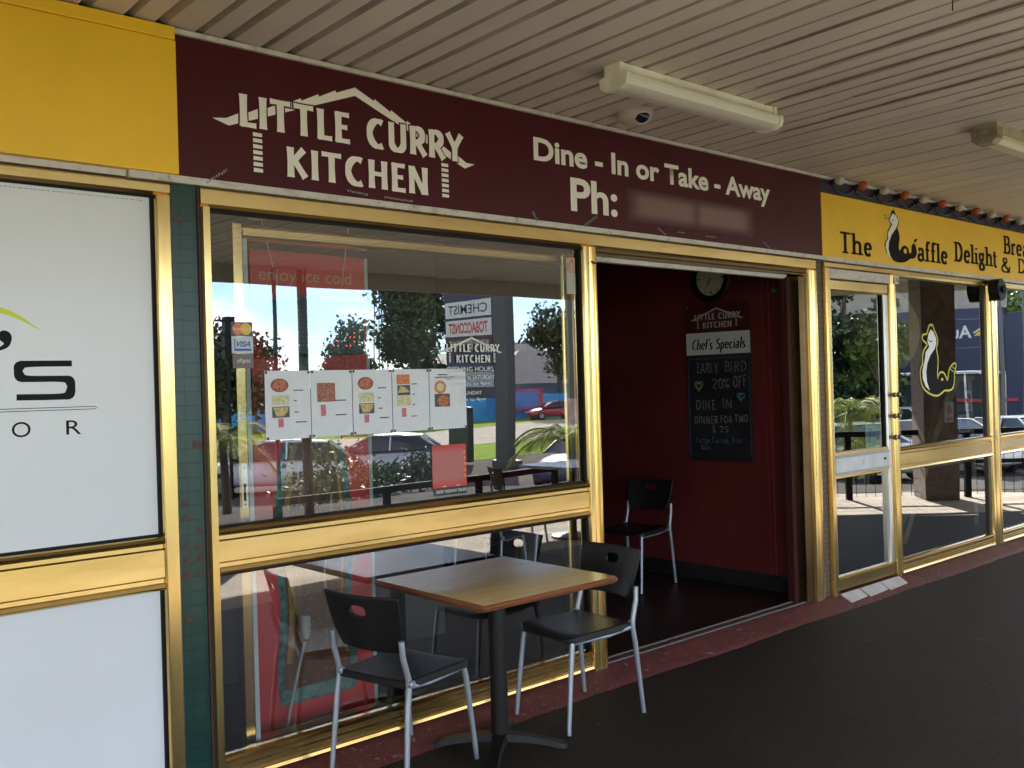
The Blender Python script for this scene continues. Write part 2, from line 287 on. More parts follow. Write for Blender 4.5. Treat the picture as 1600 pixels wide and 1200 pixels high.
def skel(name, s, fr, x0, x1, z0, z1, d, m, parent=None, tv=.2, th=.12, gap=.06, flare=1.25, serif=0, shear=0, rise=0, jit=0, seed=1, grow=0):
    mb = MB(); W = skel_width(s, gap); sx = (x1-x0)/W; sz = z1-z0; x = 0; k = 0; rnd = random.Random(seed)
    for ch in s:
        if ch == ' ': x += .34+gap; continue
        jx, jz, jr = rnd.uniform(-jit, jit), rnd.uniform(-jit, jit), rnd.uniform(-jit, jit)
        for st in GL[ch][1]:
            P_ = []
            for (px, pz) in st:
                pz2 = pz+jz+jr*px; px2 = px+jx+shear*pz
                P_.append((x0+(x+px2)*sx, z0+pz2*sz+rise*(x+px2)/W))
            n = len(P_); wd = []
            for i in range(n):
                a = P_[max(i-1, 0)]; c = P_[min(i+1, n-1)]; dx, dz = c[0]-a[0], c[1]-a[1]; l = math.hypot(dx, dz) or 1
                wd.append((tv*abs(dz)/l+th*abs(dx)/l)*sz*(.78 if n == 2 and .25 < abs(dx)/l < .95 else 1)+grow)
            if n == 2 and flare != 1:
                (ax, az), (bx, bz) = P_; q = [(ax+(bx-ax)*t, az+(bz-az)*t) for t in (0, .1, .25, .5, .75, .9, 1)]
                w0 = wd[0]-grow; wd = [w0*f+grow for f in (flare, 1+(flare-1)*.45, 1.05, 1, 1.05, 1+(flare-1)*.45, flare)]; P_ = q
            if grow:
                (ax, az), (bx, bz) = P_[0], P_[1]; l = math.hypot(bx-ax, bz-az) or 1; P_[0] = (ax-(bx-ax)/l*grow/2, az-(bz-az)/l*grow/2)
                (ax, az), (bx, bz) = P_[-1], P_[-2]; l = math.hypot(bx-ax, bz-az) or 1; P_[-1] = (ax-(bx-ax)/l*grow/2, az-(bz-az)/l*grow/2)
            mb.ribbon(fr, P_, wd, d+k*.00006); k += 1
            if serif:
                for i, j in ((0, 1), (-1, -2)):
                    e, f_ = st[i], st[j]
                    if abs(e[0]-f_[0]) < .08 and abs(e[1]-f_[1]) > .1 and (abs(e[1]) < .03 or abs(e[1]-1) < .03 or abs(e[1]-.6) < .03 or e[1] < -.3):
                        ex, ez = P_[i]; zz = ez+(th*.5*sz if e[1] < .1 else -th*.5*sz); hw = serif*tv*sz/2
                        left = hw; right = hw if e[1] < .1 or abs(e[1]-1) < .03 and ch in 'TDB' else hw*.45
                        mb.ribbon(fr, [(ex-left, zz), (ex+right, zz)], th*sz*.8, d+k*.00006); k += 1
        x += GL[ch][0]+gap
    return mb.build(name, m, parent, flip=False)
# ================================================================== SETTING: ground
def plane(name, pts, z, m):
    b = MB(); b.face([(x, y, z) for x, y in pts]); return struct(b.build(name, m))
LOT = mat('carpark_asphalt', (.07, .067, .063), .95, var=.3, vs_=1.3, bump=.2, spec=.05)
ROADM = mat('road_asphalt', (.34, .315, .27), .95, var=.15, vs_=.6, spec=.05)
GRASS = mat('grass_blades', (.16, .25, .018), .95, var=.35, vs_=2.2, bump=.5, bs=40, spec=.03)
plane('ground', [(-900, -1500), (1500, -1500), (1500, 900), (-900, 900)], -1.26, mat('dry_ground', (.13, .14, .07), .95, var=.3, vs_=.2, spec=.03))
plane('car_park', [(-30, -21.5), (60, -26.5), (60, -2), (-30, -2)], -1.2, LOT)
plane('verge', [(-30, -21.5), (-30, -33.5), (22, -33.5), (60, -27), (120, -20), (120, -10), (60, -26.5)], -1.19, GRASS)
plane('road', [(-60, -33.6), (22, -33.6), (60, -27.1), (140, -10), (140, -40), (58, -52), (32, -44.8), (-60, -46)], -1.185, ROADM)
plane('far_verge', [(-60, -46), (32, -44.8), (58, -52), (140, -40), (140, -60), (-60, -60)], -1.18, GRASS)
# walkway: asphalt under the awning, concrete apron's pale colour paints the sunlit strip beyond
b = MB()
for pts, top in (([(-14, 0), (-14, -3.05), (8.95, -3.05), (12.15, 0)], 0), ): b.prism(Fr((0, 0, 0), (1, 0, 0), (0, 1, 0)), [(x, y) for x, y in pts], -1.2, top)
struct(b.build('pavement', ASPH))
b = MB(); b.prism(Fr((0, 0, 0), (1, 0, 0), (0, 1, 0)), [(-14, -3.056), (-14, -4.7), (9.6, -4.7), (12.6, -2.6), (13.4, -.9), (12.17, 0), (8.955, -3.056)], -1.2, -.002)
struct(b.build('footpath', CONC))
b = MB(); b.prism(Fr((0, 0, 0), (1, 0, 0), (0, 1, 0)), [(-14, -4.706), (-14, -8.2), (9.6, -8.2), (13.4, -2.9), (13.4, -.93), (12.63, -2.59), (9.62, -4.706)], -1.2, -.004)
struct(b.build('driveway', LOT))
# red painted strip in front of the shops
b = MB(); rnd = random.Random(3)
def redstrip(x0, x1, n):
    prof = lambda j: [(.10, .052), (-.035, .05), (-.055, .042), (-.13, .016), (-.20+rnd.uniform(-.006, .006)+.008*math.sin(j*.35), .0015), (-.235, -.03)]
    prev = None
    for i in range(n+1):
        x = x0+(x1-x0)*i/n; row = [b.b.verts.new((x, y, z)) for y, z in prof(i)]
        if prev:
            for k in range(len(row)-1): b.b.faces.new((prev[k], row[k], row[k+1], prev[k+1]))
        prev = row
redstrip(-3, 12, 170)
for f in b.b.faces: f.smooth = True
struct(b.build('painted_kerb', REDC))
# ================================================================== BUILDING
bld = thing('shop_building', 'long single-storey row of shops with gold aluminium shopfronts under a ribbed awning', 'building', (4, 2, 0))
b = MB()
b.box(-3, 12.5, 7, 7.2, 0, 3.2); b.box(-3.2, -3, 0, 7.2, 0, 3.2); b.box(-3, 12.5, .3, .34, 2.96, 3.3); b.box(-3, 12.5, 0.02, 7.2, 3.3, 3.5)
b.build('outer_wall', DARK, bld)
MB().box(1.30, 1.50, .12, 7, .06, 2.96).build('party_wall', DARK, bld)
w_ = MB().box(5.93, 6.04, .105, 7, .03, 2.96).build('side_wall', RED, bld); w_['label'] = 'deep red painted wall inside the open doorway'
MB().box(5.918, 5.9295, .22, 6.9, .03, .165).build('skirting', mat('black_skirting', (.02, .018, .018), .35, var=.4, vs_=20), bld)
MB().box(1.5, 5.93, 4.6, 4.7, .03, 2.96).build('back_wall', DKRED, bld)
MB().box(1.5, 5.93, .13, 7, 2.62, 2.72).build('inner_ceiling', mat('dim_ceiling', (.12, .10, .09), .7), bld)
MB().box(1.5, 5.93, .101, 7, -.02, .048).build('inner_floor', mat('dark_red_floor_tiles', (.022, .009, .008), .45, var=.4, vs_=4), bld)
MB().box(1.93, 3.62, 1.2, 1.3, .05, 2.6).build('partition', DARK, bld)
MB().box(6.04, 12.4, 5, 5.1, .03, 2.96).build('cafe_back_wall', DARK2, bld)
MB().box(6.04, 12.4, .12, 5, -.02, .045).build('cafe_floor', DARK, bld)
MB().box(6.04, 12.4, .12, 5, 2.7, 2.8).build('cafe_ceiling', DARK2, bld)
MB().box(-3, 1.30, .5, .6, .03, 2.9).build('blank_wall', DARK, bld)
MB().box(12.38, 12.5, .0, 7, .0, 3.0).build('end_wall', DARK2, bld)
# tiled pillars
g = MB().box(1.463, 1.5655, -.012, .12, .05, 2.368).build('tiled_pillar', GREEN); tag(g, 'narrow dark green mosaic tiled pillar between the white panel and the big window', 'pillar')
tl = MB(); rnd = random.Random(8)
for (cx, cz) in ((1.49, 1.155), (1.49, 1.10), (1.49, .99), (1.543, .985), (1.49, .937), (1.49, .883), (1.543, .937), (1.543, .883), (1.49, .72), (1.543, 1.375), (1.49, 2.24), (1.543, 1.05)):
    s_ = rnd.uniform(.013, .021); tl.prism(FAC, [(cx-s_, cz-s_+rnd.uniform(0, .01)), (cx+s_*rnd.uniform(.5, 1), cz-s_), (cx+s_, cz+s_*rnd.uniform(.4, 1)), (cx-s_*rnd.uniform(.3, 1), cz+s_)], .0121, .0135)
tl.build('chipped_tile', mat('bare_brown_tile', (.075, .035, .018), .6, var=.4, vs_=60), g)['label'] = 'brown patches where green tiles have come off'
MB().box(1.5658, 1.5755, -.02, .1, .05, 2.368).build('edge_strip', mat('dark_red_edge', (.05, .016, .016), .6, var=.4, vs_=30), g)
MB().box(1.4560, 1.4625, -.016, .1, .05, 1.25).build('mortar_edge', mat('old_mortar', (.30, .27, .22), .9, var=.5, vs_=30, bump=.8), g)
g = MB().box(5.939, 6.046, -.010, .104, .05, 2.368).build('tiled_pillar', BRICK); tag(g, 'narrow brown mosaic tiled pillar between the open doorway and the cafe door', 'pillar')
# ------------------------------------------------------------------ awning
aw = thing('awning', 'wide awning with dirty beige ribbed metal soffit above the footpath', 'awning', (4, -3.5, 2.95))
b = MB(); PER = .2725
def yend(x): return -7.1 if x < 11.9 else -7.1+(x-11.9)*7.1/6.1
def cz(y): return 2.968-.018*y
prof = []
k = -45
while 1.571+k*PER < 18:
    x = 1.571+k*PER
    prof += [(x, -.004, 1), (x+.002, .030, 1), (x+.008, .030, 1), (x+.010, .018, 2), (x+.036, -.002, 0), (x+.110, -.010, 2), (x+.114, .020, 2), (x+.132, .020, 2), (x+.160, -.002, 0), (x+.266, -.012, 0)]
    k += 1
prev = None; rnd = random.Random(4); pg = 0
for (x, dz, shade_idx) in prof:
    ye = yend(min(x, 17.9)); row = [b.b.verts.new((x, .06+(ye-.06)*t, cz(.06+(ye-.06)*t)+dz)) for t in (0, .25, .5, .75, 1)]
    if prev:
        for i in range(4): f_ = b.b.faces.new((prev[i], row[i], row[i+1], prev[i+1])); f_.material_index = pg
    prev = row; pg = shade_idx
b.build('soffit', [SOFFIT, mat('shaded_seam', (.22, .18, .14), .7, var=.4, vs_=3), mat('shaded_rib_side', (.40, .345, .285), .65, var=.3, vs_=3)], aw)  # seam and rib-side tones paint groove shade into the soffit colour
XY = Fr((0, 0, 0), (1, 0, 0), (0, 1, 0))
MB().prism(XY, [(-10.9, .3), (-10.9, -7.16), (11.93, -7.16), (18.2, .3)], 3.12, 3.3).build('roof_sheet', mat('roof_metal', (.4, .4, .38), .5), aw)
b = MB(); b.box(-10.9, 11.93, -7.22, -7.15, 2.875, 3.4)
b.prism(XY, [(11.93, -7.22), (11.93, -7.15), (18.1, 0), (18.2, -.02)], 2.86, 3.4); b.build('fascia', mat('fascia_metal', (.62, .57, .50), .55, var=.1), aw)
MB().box(-3, 12.4, -.045, .02, 2.936, 2.955).build('top_trim', TRIM, aw)
stain = mat('soffit_stain', (.20, .155, .115), .7, var=.3, vs_=6)
for kx, ya, yb in ((18, -.9, -3.0), (20, -.6, -2.2), (22, -1.1, -2.9), (24, -.5, -2.4), (15, -1.2, -1.9), (26, -1.4, -2.6)):
    x = 1.571+(kx/2)*PER; xo = x-.016 if kx % 2 == 0 else x
    b = MB()
    for i in range(6):
        y0 = ya+(yb-ya)*i/6; y1 = ya+(yb-ya)*(i+1)/6; wv = .022*math.sin(math.pi*(i+.5)/6)+.006
        b.face([(xo-wv, y0, cz(y0)-.0135), (xo, y0, cz(y0)-.0135), (xo, y1, cz(y1)-.0135), (xo-wv, y1, cz(y1)-.0135)])
    b.build('rust_stain', stain, aw, flip=False)
col = thing('awning_column', 'rough brown brick column holding up the awning corner, mirrored in the cafe window', 'column', (12.02, -2.02, 0), R(-42))
BRK = tilemat('brown_brick', (.17, .10, .065), (.12, .07, .05), (.20, .16, .13), 1, .23, .085, .008, .8)
COLM = mat('brown_aggregate', (.17, .125, .10), .8, var=.4, vs_=10, bump=.6, bs=50)
b = MB(); b.box(-.26, .26, -.2, .2, 0, 3.1, .01); me_o = b
for v in b.b.verts: v.co = WM[col.name] @ v.co
b.build('shaft', COLM, col)
for (px, py, r_) in ((5.93, -6.95, .06), (5.55, -6.95, .025)):
    p = MB().tube([(px, py, 0), (px, py, 3.05)], r_, 12).build('awning_post', mat('dark_post_paint', (.03, .035, .03), .5)); tag(p, 'round dark steel post holding the outer edge of the awning, mirrored in the big window' if r_ > .04 else 'thin dark downpipe on the outer awning edge, mirrored in the big window', 'post')
# ------------------------------------------------------------------ sign boards
s1 = thing('signboard', 'plain glossy yellow signboard above the white panel at far left', 'signboard', (.2, -.02, 2.4))
MB().box(-3, 1.487, -.05, .02, 2.4, 2.905, .003).build('panel', YEL2, s1)
MB().box(-3, 1.482, -.058, .02, 2.9055, 2.955, .004).build('top_fold', YEL2, s1)
MB().box(-3, 1.3, -.02, .02, 2.376, 2.3995).build('ledge', TRIM, s1)
s2 = thing('signboard', 'long dark maroon signboard with white little curry kitchen lettering and house outline', 'signboard', (3.7, -.02, 2.4))
MB().box(1.4875, 6.026, -.03, .02, 2.4, 2.9355).build('panel', MAROON, s2)
b = MB(); b.box(1.305, 3.9, -.036, .02, 2.372, 2.3995); b.box(3.901, 6.03, -.0345, .02, 2.374, 2.3995); b.build('ledge', TRIM, s2)
def logo(fr, x0, x1, z0, z1, d, m, parent, gapm, cols=True, steps=True):
    X0, X1, Z0, Z1 = 1.632, 2.947, 2.45, 2.875
    fx = lambda x: x0+(x-X0)/(X1-X0)*(x1-x0); fz = lambda z: z0+(z-Z0)/(Z1-Z0)*(z1-z0); sc = (z1-z0)/(Z1-Z0)
    b = MB(); N_ = 7; ap = (2.286, 2.842)
    for (tx, tz) in ((1.70, 2.622), (2.885, 2.603)):
        for i in range(N_):
            t0, t1 = i/N_, (i+1)/N_; dx, dz = ap[0]-tx, ap[1]-tz; l = math.hypot(dx, dz); nx, nz = (-dz/l, dx/l) if tx < ap[0] else (dz/l, -dx/l)
            p0 = (tx+dx*t0, tz+dz*t0); p1 = (tx+dx*t1, tz+dz*t1); h0, h1 = .030, .040
            q = [p0, p1, (p1[0]+nx*h1, p1[1]+nz*h1), (p0[0]+nx*h0, p0[1]+nz*h0)]
            if i == N_-1: q[2] = (ap[0], ap[1]+.036)
            if i == 0: q.append((1.632, 2.642) if tx < ap[0] else (2.947, 2.630))
            b.poly(fr, [(fx(x), fz(z)) for x, z in q], d)
    b.build('roof_outline', m, parent, flip=False)
    if cols:
        b = MB()
        for cx in (1.801, 2.746):
            for i in range(7):
                zt = 2.612-i*.0238; b.poly(fr, [(fx(cx), fz(zt-.016)), (fx(cx+.04), fz(zt-.0155)), (fx(cx+.04), fz(zt-.001)), (fx(cx), fz(zt))], d)
        b.build('column_outline', m, parent, flip=False)
    for body, a0, a1, b0, b1 in (('LITTLE CURRY', 1.742, 2.872, 2.629, 2.757), ('KITCHEN', 1.944, 2.664, 2.451, 2.575)):
        if gapm: skel('lettering_gap', body, fr, fx(a0), fx(a1), fz(b0), fz(b1), d+.0005, gapm, parent, tv=.235, th=.15, gap=.07, flare=1.2, grow=.013*sc)
        skel('lettering', body, fr, fx(a0), fx(a1), fz(b0), fz(b1), d+.0022, m, parent, tv=.235, th=.15, gap=.07, flare=1.2)
logo(FAC, 1.632, 2.947, 2.450, 2.875, .0312, CREAM, s2, MAROON)
text('lettering', 'Dine - In or Take - Away', FAC, 3.334, 5.415, 2.668, 2.822, .0312, CREAM, s2, bold=.03)
text('lettering', 'Ph:', FAC, 3.590, 3.950, 2.470, 2.648, .0312, CREAM, s2, bold=.025)
# phone number blurred out, a soft smear stands for its digits
def softpatch(name, c1, c2, x0, x1, z0, z1, lobes, zs=.22, xs=.28):
    m = bpy.data.materials.new(name); m.use_nodes = True; n = m.node_tree.nodes; l = m.node_tree.links; p = n['Principled BSDF']; p.inputs['Roughness'].default_value = .5
    t = n.new('ShaderNodeTexCoord'); s = n.new('ShaderNodeSeparateXYZ'); l.new(t.outputs['Generated'], s.inputs[0])
    def math_(op, a, b_=None):
        q = n.new('ShaderNodeMath'); q.operation = op; q.use_clamp = False
        for i, v in enumerate((a, b_)):
            if v is None: continue
            if isinstance(v, (int, float)): q.inputs[i].default_value = v
            else: l.new(v, q.inputs[i])
        return q.outputs[0]
    ez = math_('ABSOLUTE', math_('SUBTRACT', s.outputs[2], .5)); rz = n.new('ShaderNodeMapRange'); rz.interpolation_type = 'SMOOTHSTEP'
    l.new(ez, rz.inputs[0]); rz.inputs[1].default_value = .5; rz.inputs[2].default_value = .5-zs; rz.inputs[3].default_value = 0; rz.inputs[4].default_value = 1
    tot = None
    for a, b_ in lobes:
        cx, hw = (a+b_)/2, (b_-a)/2
        ex = math_('ABSOLUTE', math_('SUBTRACT', s.outputs[0], cx)); rx = n.new('ShaderNodeMapRange'); rx.interpolation_type = 'SMOOTHSTEP'; l.new(ex, rx.inputs[0])
        rx.inputs[1].default_value = hw; rx.inputs[2].default_value = hw*(1-xs); rx.inputs[3].default_value = 0; rx.inputs[4].default_value = 1
        tot = rx.outputs[0] if tot is None else math_('MAXIMUM', tot, rx.outputs[0])
    f = math_('MULTIPLY', tot, rz.outputs[0]); x = n.new('ShaderNodeMix'); x.data_type = 'RGBA'; x.inputs[6].default_value = (*c1, 1); x.inputs[7].default_value = (*c2, 1)
    l.new(f, x.inputs[0]); l.new(x.outputs[2], p.inputs['Base Color']); return m
b = MB(); b.fbox(FAC, 4.03, 5.225, 2.462, 2.645, .0302, .0312)
b.build('blurred_number', softpatch('blurred_number', (.060, .006, .010), (.215, .115, .105), 0, 1, 0, 1, ((0.0, .56), (.47, 1.0)), .34, .42), s2)
TAPE = mat('torn_tape', (.30, .27, .26), .6, var=.5, vs_=90); TAPEB = mat('blue_grey_tape', (.16, .22, .24), .6, var=.5, vs_=90)
b = MB(); rnd = random.Random(5)
def scrap(x, z, l, wd, a, mbx):
    for i in range(int(l/.012)):
        t = i*.012; ox = rnd.uniform(-.15, .15)*wd
        mbx.poly(FAC, [(x+math.cos(a)*(t+dx)-math.sin(a)*(ox+dz), z+math.sin(a)*(t+dx)+math.cos(a)*(ox+dz)) for dx, dz in ((0, -wd/2), (.008, -wd/2), (.0085, wd/2*.8), (.001, wd/2))], .0365)
for a_ in ((1.60, 2.385, .11, .010, .62), (2.23, 2.425, .11, .010, -.06), (2.42, 2.417, .16, .009, -.02), (4.28, 2.44, .09, .008, -.45), (4.46, 2.432, .06, .006, 0), (4.72, 2.43, .11, .006, 0)): b = MB(); scrap(*a_, b); b.build('tape_scrap', TAPE, s2, flip=False)
for a_ in ((3.31, 2.44, .07, .016, -.9), (3.68, 2.40, .12, .014, .55), (5.32, 2.44, .10, .012, -.5)): b = MB(); scrap(*a_, b); b.build('tape_scrap', TAPEB, s2, flip=False)
s3 = thing('signboard', 'yellow cafe signboard with black old-style lettering and a black and white cat', 'signboard', (9, -.02, 2.4))
MB().box(6.027, 12.4, -.034, .02, 2.3975, 2.838).build('panel', YEL, s3)
b = MB(); b.box(6.0315, 12.4, -.036, .02, 2.370, 2.397); b.build('ledge', TRIM, s3)
MB().box(6.027, 12.4, -.026, .02, 2.8385, 2.9355).build('light_strip', mat('dark_violet_strip', (.035, .022, .045), .5, var=.3, vs_=9), s3)
CAT1=[(7.007,2.786),(7.016,2.818),(7.032,2.800),(7.049,2.830),(7.064,2.795),(7.124,2.751),(7.122,2.714),(7.095,2.681),(7.123,2.647),(7.132,2.599),(7.113,2.560),(7.111,2.530),(7.124,2.506),(7.157,2.545),(7.214,2.562),(7.264,2.541),(7.275,2.510),(7.292,2.499),(7.314,2.519),(7.311,2.556),(7.345,2.590),(7.386,2.574),(7.394,2.544),(7.405,2.507),(7.363,2.466),(7.285,2.461),(7.245,2.440),(7.180,2.424),(7.104,2.419),(7.030,2.426),(6.970,2.453),(6.907,2.491),(6.890,2.532),(6.904,2.569),(6.941,2.590),(6.932,2.631),(6.971,2.677),(7.002,2.704),(6.955,2.730),(6.988,2.763)]
CAT1W=[(7.031,2.788),(7.075,2.777),(7.113,2.744),(7.104,2.713),(7.069,2.673),(7.005,2.625),(6.960,2.567),(6.949,2.512),(6.971,2.465),(7.006,2.433),(6.935,2.475),(6.904,2.521),(6.916,2.564),(6.951,2.588),(6.944,2.630),(6.985,2.674),(7.017,2.704),(6.974,2.729),(7.000,2.761)]
CAT1H=[(7.186,2.523),(7.212,2.537),(7.237,2.520),(7.230,2.495),(7.190,2.498)]
CAT1T=[(7.350,2.601),(7.372,2.617),(7.404,2.625),(7.420,2.621),(7.393,2.604),(7.376,2.590)]
CAT2=[(7.635,1.921),(7.662,1.960),(7.677,1.938),(7.703,1.963),(7.717,1.922),(7.777,1.861),(7.784,1.816),(7.752,1.776),(7.768,1.726),(7.782,1.681),(7.771,1.613),(7.757,1.546),(7.774,1.510),(7.791,1.551),(7.837,1.573),(7.886,1.561),(7.921,1.521),(7.937,1.496),(7.959,1.520),(7.975,1.577),(8.030,1.628),(8.108,1.645),(8.093,1.610),(8.064,1.565),(8.065,1.495),(8.030,1.439),(7.953,1.429),(7.891,1.436),(7.827,1.410),(7.752,1.389),(7.632,1.409),(7.528,1.450),(7.485,1.506),(7.477,1.572),(7.491,1.611),(7.528,1.643),(7.520,1.704),(7.546,1.748),(7.596,1.781),(7.621,1.798),(7.575,1.826),(7.540,1.836),(7.527,1.853),(7.542,1.875),(7.601,1.872)]
CAT2W=[(7.669,1.921),(7.711,1.905),(7.761,1.850),(7.758,1.805),(7.722,1.760),(7.651,1.715),(7.595,1.648),(7.572,1.582),(7.579,1.505),(7.622,1.432),(7.553,1.466),(7.509,1.528),(7.509,1.594),(7.532,1.638),(7.554,1.682),(7.569,1.737),(7.636,1.782),(7.606,1.826),(7.626,1.882)]
CAT2H=[(7.821,1.517),(7.847,1.533),(7.871,1.516),(7.845,1.500)]
SPATH=[(1.096,1.691),(0.946,1.691),(0.929,1.686),(0.921,1.677),(0.921,1.657),(0.928,1.643),(0.950,1.638),(1.064,1.638),(1.085,1.633),(1.092,1.618),(1.091,1.596),(1.084,1.578),(1.057,1.574),(0.913,1.576)]
ARC=[(0.681,1.893),(0.774,1.893),(0.871,1.882),(0.900,1.873),(0.935,1.853),(0.970,1.827),(1.008,1.797),(0.970,1.820),(0.929,1.842),(0.895,1.856),(0.870,1.863),(0.774,1.876),(0.681,1.878)]
APOS=[(0.869,1.803),(0.883,1.805),(0.896,1.800),(0.904,1.786),(0.903,1.770),(0.895,1.750),(0.879,1.740),(0.852,1.732),(0.852,1.742),(0.872,1.752),(0.880,1.761),(0.868,1.769),(0.858,1.785)]
def smoothp(p, it=1):
    for _ in range(it): p = [q for i in range(len(p)) for q in ((p[i][0]*.75+p[(i+1) % len(p)][0]*.25, p[i][1]*.75+p[(i+1) % len(p)][1]*.25), (p[i][0]*.25+p[(i+1) % len(p)][0]*.75, p[i][1]*.25+p[(i+1) % len(p)][1]*.75))]
    return p
d3 = .0352
cat_ = MB().poly(FAC, smoothp(CAT1), d3).build('cat_emblem', PINK, s3, flip=False)
MB().poly(FAC, CAT1W, d3+.0006).build('white_fur', mat('white_paint', (.85, .83, .83), .5), cat_, flip=False)
MB().poly(FAC, smoothp(CAT1H), d3+.0006).build('gap', YEL, cat_, flip=False)
b = MB(); b.poly(FAC, CAT1T, d3); b.ribbon(FAC, [(6.93, 2.755), (6.90, 2.764)], .005, d3); b.ribbon(FAC, [(6.94, 2.742), (6.905, 2.742)], .005, d3); b.ribbon(FAC, arc(7.03, 2.745, .016, .012, 200, 340, 6), .005, d3+.001); b.build('cat_detail', PINK, s3, flip=False)
WT = dict(tv=.25, th=.095, gap=.07, flare=1.1, serif=2.2)
skel('lettering', 'Th', FAC, 6.255, 6.56, 2.437, 2.590, d3, PINK, s3, **WT); skel('lettering', 'e', FAC, 6.585, 6.70, 2.437, 2.590, d3, PINK, s3, **WT)
skel('lettering', 'affle', FAC, 7.41, 7.93, 2.455, 2.615, d3, PINK, s3, **WT); skel('lettering', 'Delight', FAC, 8.07, 8.90, 2.49, 2.655, d3, PINK, s3, **WT)
skel('lettering', 'Breakfast', FAC, 9.09, 10.5, 2.625, 2.79, d3, PINK, s3, **{**WT}) if 0 else skel('lettering', 'Brea', FAC, 9.06, 9.60, 2.622, 2.785, d3, PINK, s3, **WT)
skel('lettering', '&', FAC, 8.99, 9.20, 2.455, 2.585, d3, PINK, s3, **WT); skel('lettering', 'D', FAC, 9.36, 9.54, 2.465, 2.60, d3, PINK, s3, **WT)
# ------------------------------------------------------------------ bulbs
bulb0 = None
BW = mat('frosted_white_bulb', (.55, .53, .46), .25, var=.1, vs_=30); BO = mat('orange_bulb', (.50, .10, .03), .25, var=.2, vs_=30); SOCK = mat('black_socket', (.012, .012, .014), .4)
for i in range(17):
    x = 6.166+i*.3115; odd = i % 2
    t = thing('festoon_bulb', '', 'light bulb', (x, -.03, 2.915), 0, 'festoon bulbs along the dark strip above the cafe sign')
    ords = ['first', 'second', 'third', 'fourth', 'fifth', 'sixth', 'seventh', 'eighth', 'ninth']
    t['label'] = f"unlit {'orange' if odd else 'white'} round bulb above the cafe sign, {ords[i//2]} of its colour from the left"
    MB().lathe([(.004, 0), (.02, .012), (.030, .032), (.032, .048), (.026, .064), (.012, .074), (.003, .077)], (x, -.058, 2.922), 16, 'y').build('bulb', BO if odd else BW, t, True)
    MB().lathe([(.021, 0), (.021, .034)], (x, -.0262, 2.922), 14, 'y').build('socket', SOCK, t, True)
wire = MB(); 
for i in range(16):
    x = 6.166+i*.3115; wire.tube([(x+.02, -.03, 2.90), (x+.08, -.04, 2.865+.012*math.sin(i*2.1)), (x+.155, -.045, 2.85+.012*math.sin(i*1.3)), (x+.23, -.04, 2.87), (x+.29, -.03, 2.90)], .006, 6)
tag(wire.build('festoon_cable', SOCK, None, True), 'black drooping cable linking the round bulbs above the cafe sign', 'cable')
# ================================================================== SHOPFRONTS
def rail(x0, x1, z0, z1, y0=-.035, lips=True, m=None, y1=.035):
    """extruded hollow rail with raised rounded lips top and bottom, profile swept along x"""
    h = z1-z0; l = min(.026, h*.22) if lips else 0; p = [(y1, z0), (y0+.014, z0)]
    if lips:
        p += [(y0+.002, z0+.004), (y0-.004, z0+l*.5), (y0+.001, z0+l), (y0+.012, z0+l+.003), (y0+.012, z0+l+.018), (y0+.006, z0+l+.024)]
        p += [(y0+.006, z1-l-.024), (y0+.012, z1-l-.018), (y0+.012, z1-l-.003), (y0+.001, z1-l), (y0-.004, z1-l*.5), (y0+.002, z1-.004)]
    else: p += [(y0, z0+.012), (y0, z1-.012)]
    p += [(y0+.014, z1), (y1, z1)]
    b = MB(); b.prism(Fr((x0, 0, 0), (0, 1, 0), (0, 0, 1)), p, 0, x1-x0); return b
def post(x0, x1, z0, z1, y0=-.04, y1=.06, grooves=True):
    w = x1-x0; p = [(x0, y1), (x0, y0+.010), (x0+.004, y0+.003), (x0+w*.12, y0)]
    if grooves and w > .06: p += [(x0+w*.30, y0), (x0+w*.33, y0+.006), (x0+w*.45, y0+.008), (x0+w*.52, y0+.003), (x0+w*.62, y0+.001), (x0+w*.66, y0+.007), (x0+w*.72, y0+.007), (x0+w*.75, y0)]
    p += [(x1-w*.10, y0), (x1-.004, y0+.003), (x1, y0+.010), (x1, y1)]
    return MB().prism(Fr((0, 0, 0), (1, 0, 0), (0, 1, 0)), p, z0, z1)
def pane(parent, x0, x1, z0, z1, y=0.0, m=GLASS, name='glass'):
    b = MB(); b.face([(x0, y, z0), (x1, y, z0), (x1, y, z1), (x0, y, z1)]); return b.build(name, m, parent, flip=False)
# left shop
ls = thing('shopfront', 'blanked-out shopfront with plain white panels in a gold frame at far left', 'shopfront', (.2, 0, .05))
post(1.398, 1.456, .05, 2.318).build('frame_post', GV, ls, True)
rail(-3, 1.397, .842, 1.043).build('middle_rail', GH, ls, True)
rail(-3, 1.456, 2.3185, 2.3715, lips=False, y0=-.03).build('head_rail', GH, ls, True)
rail(-3, 1.397, .052, .17).build('bottom_rail', GH, ls, True)
b = MB(); b.box(1.387, 1.3975, -.012, .03, 1.0435, 2.318); b.box(-3, 1.387, -.010, .03, 1.0435, 1.052); b.box(-3, 1.387, -.012, .03, 2.309, 2.318); b.box(1.387, 1.3975, -.012, .03, .17, .8415); b.build('gasket', BLK, ls)
up_ = MB().box(-3, 1.3868, -.004, .02, 1.0525, 2.3085).build('white_panel', WHITE, ls)
MB().box(-3, 1.3868, -.004, .02, .1705, .8415).build('white_panel', WHITE, ls)
ps = []
def interp(p, n=4): return [((p[i][0]*(n-k)+p[i+1][0]*k)/n, (p[i][1]*(n-k)+p[i+1][1]*k)/n) for i in range(len(p)-1) for k in range(n)]+[p[-1]]
def round_(p):
    for _ in range(2): p = [p[0]]+[q for i in range(len(p)-1) for q in ((p[i][0]*.75+p[i+1][0]*.25, p[i][1]*.75+p[i+1][1]*.25), (p[i][0]*.25+p[i+1][0]*.75, p[i][1]*.25+p[i+1][1]*.75))]+[p[-1]]
    return p
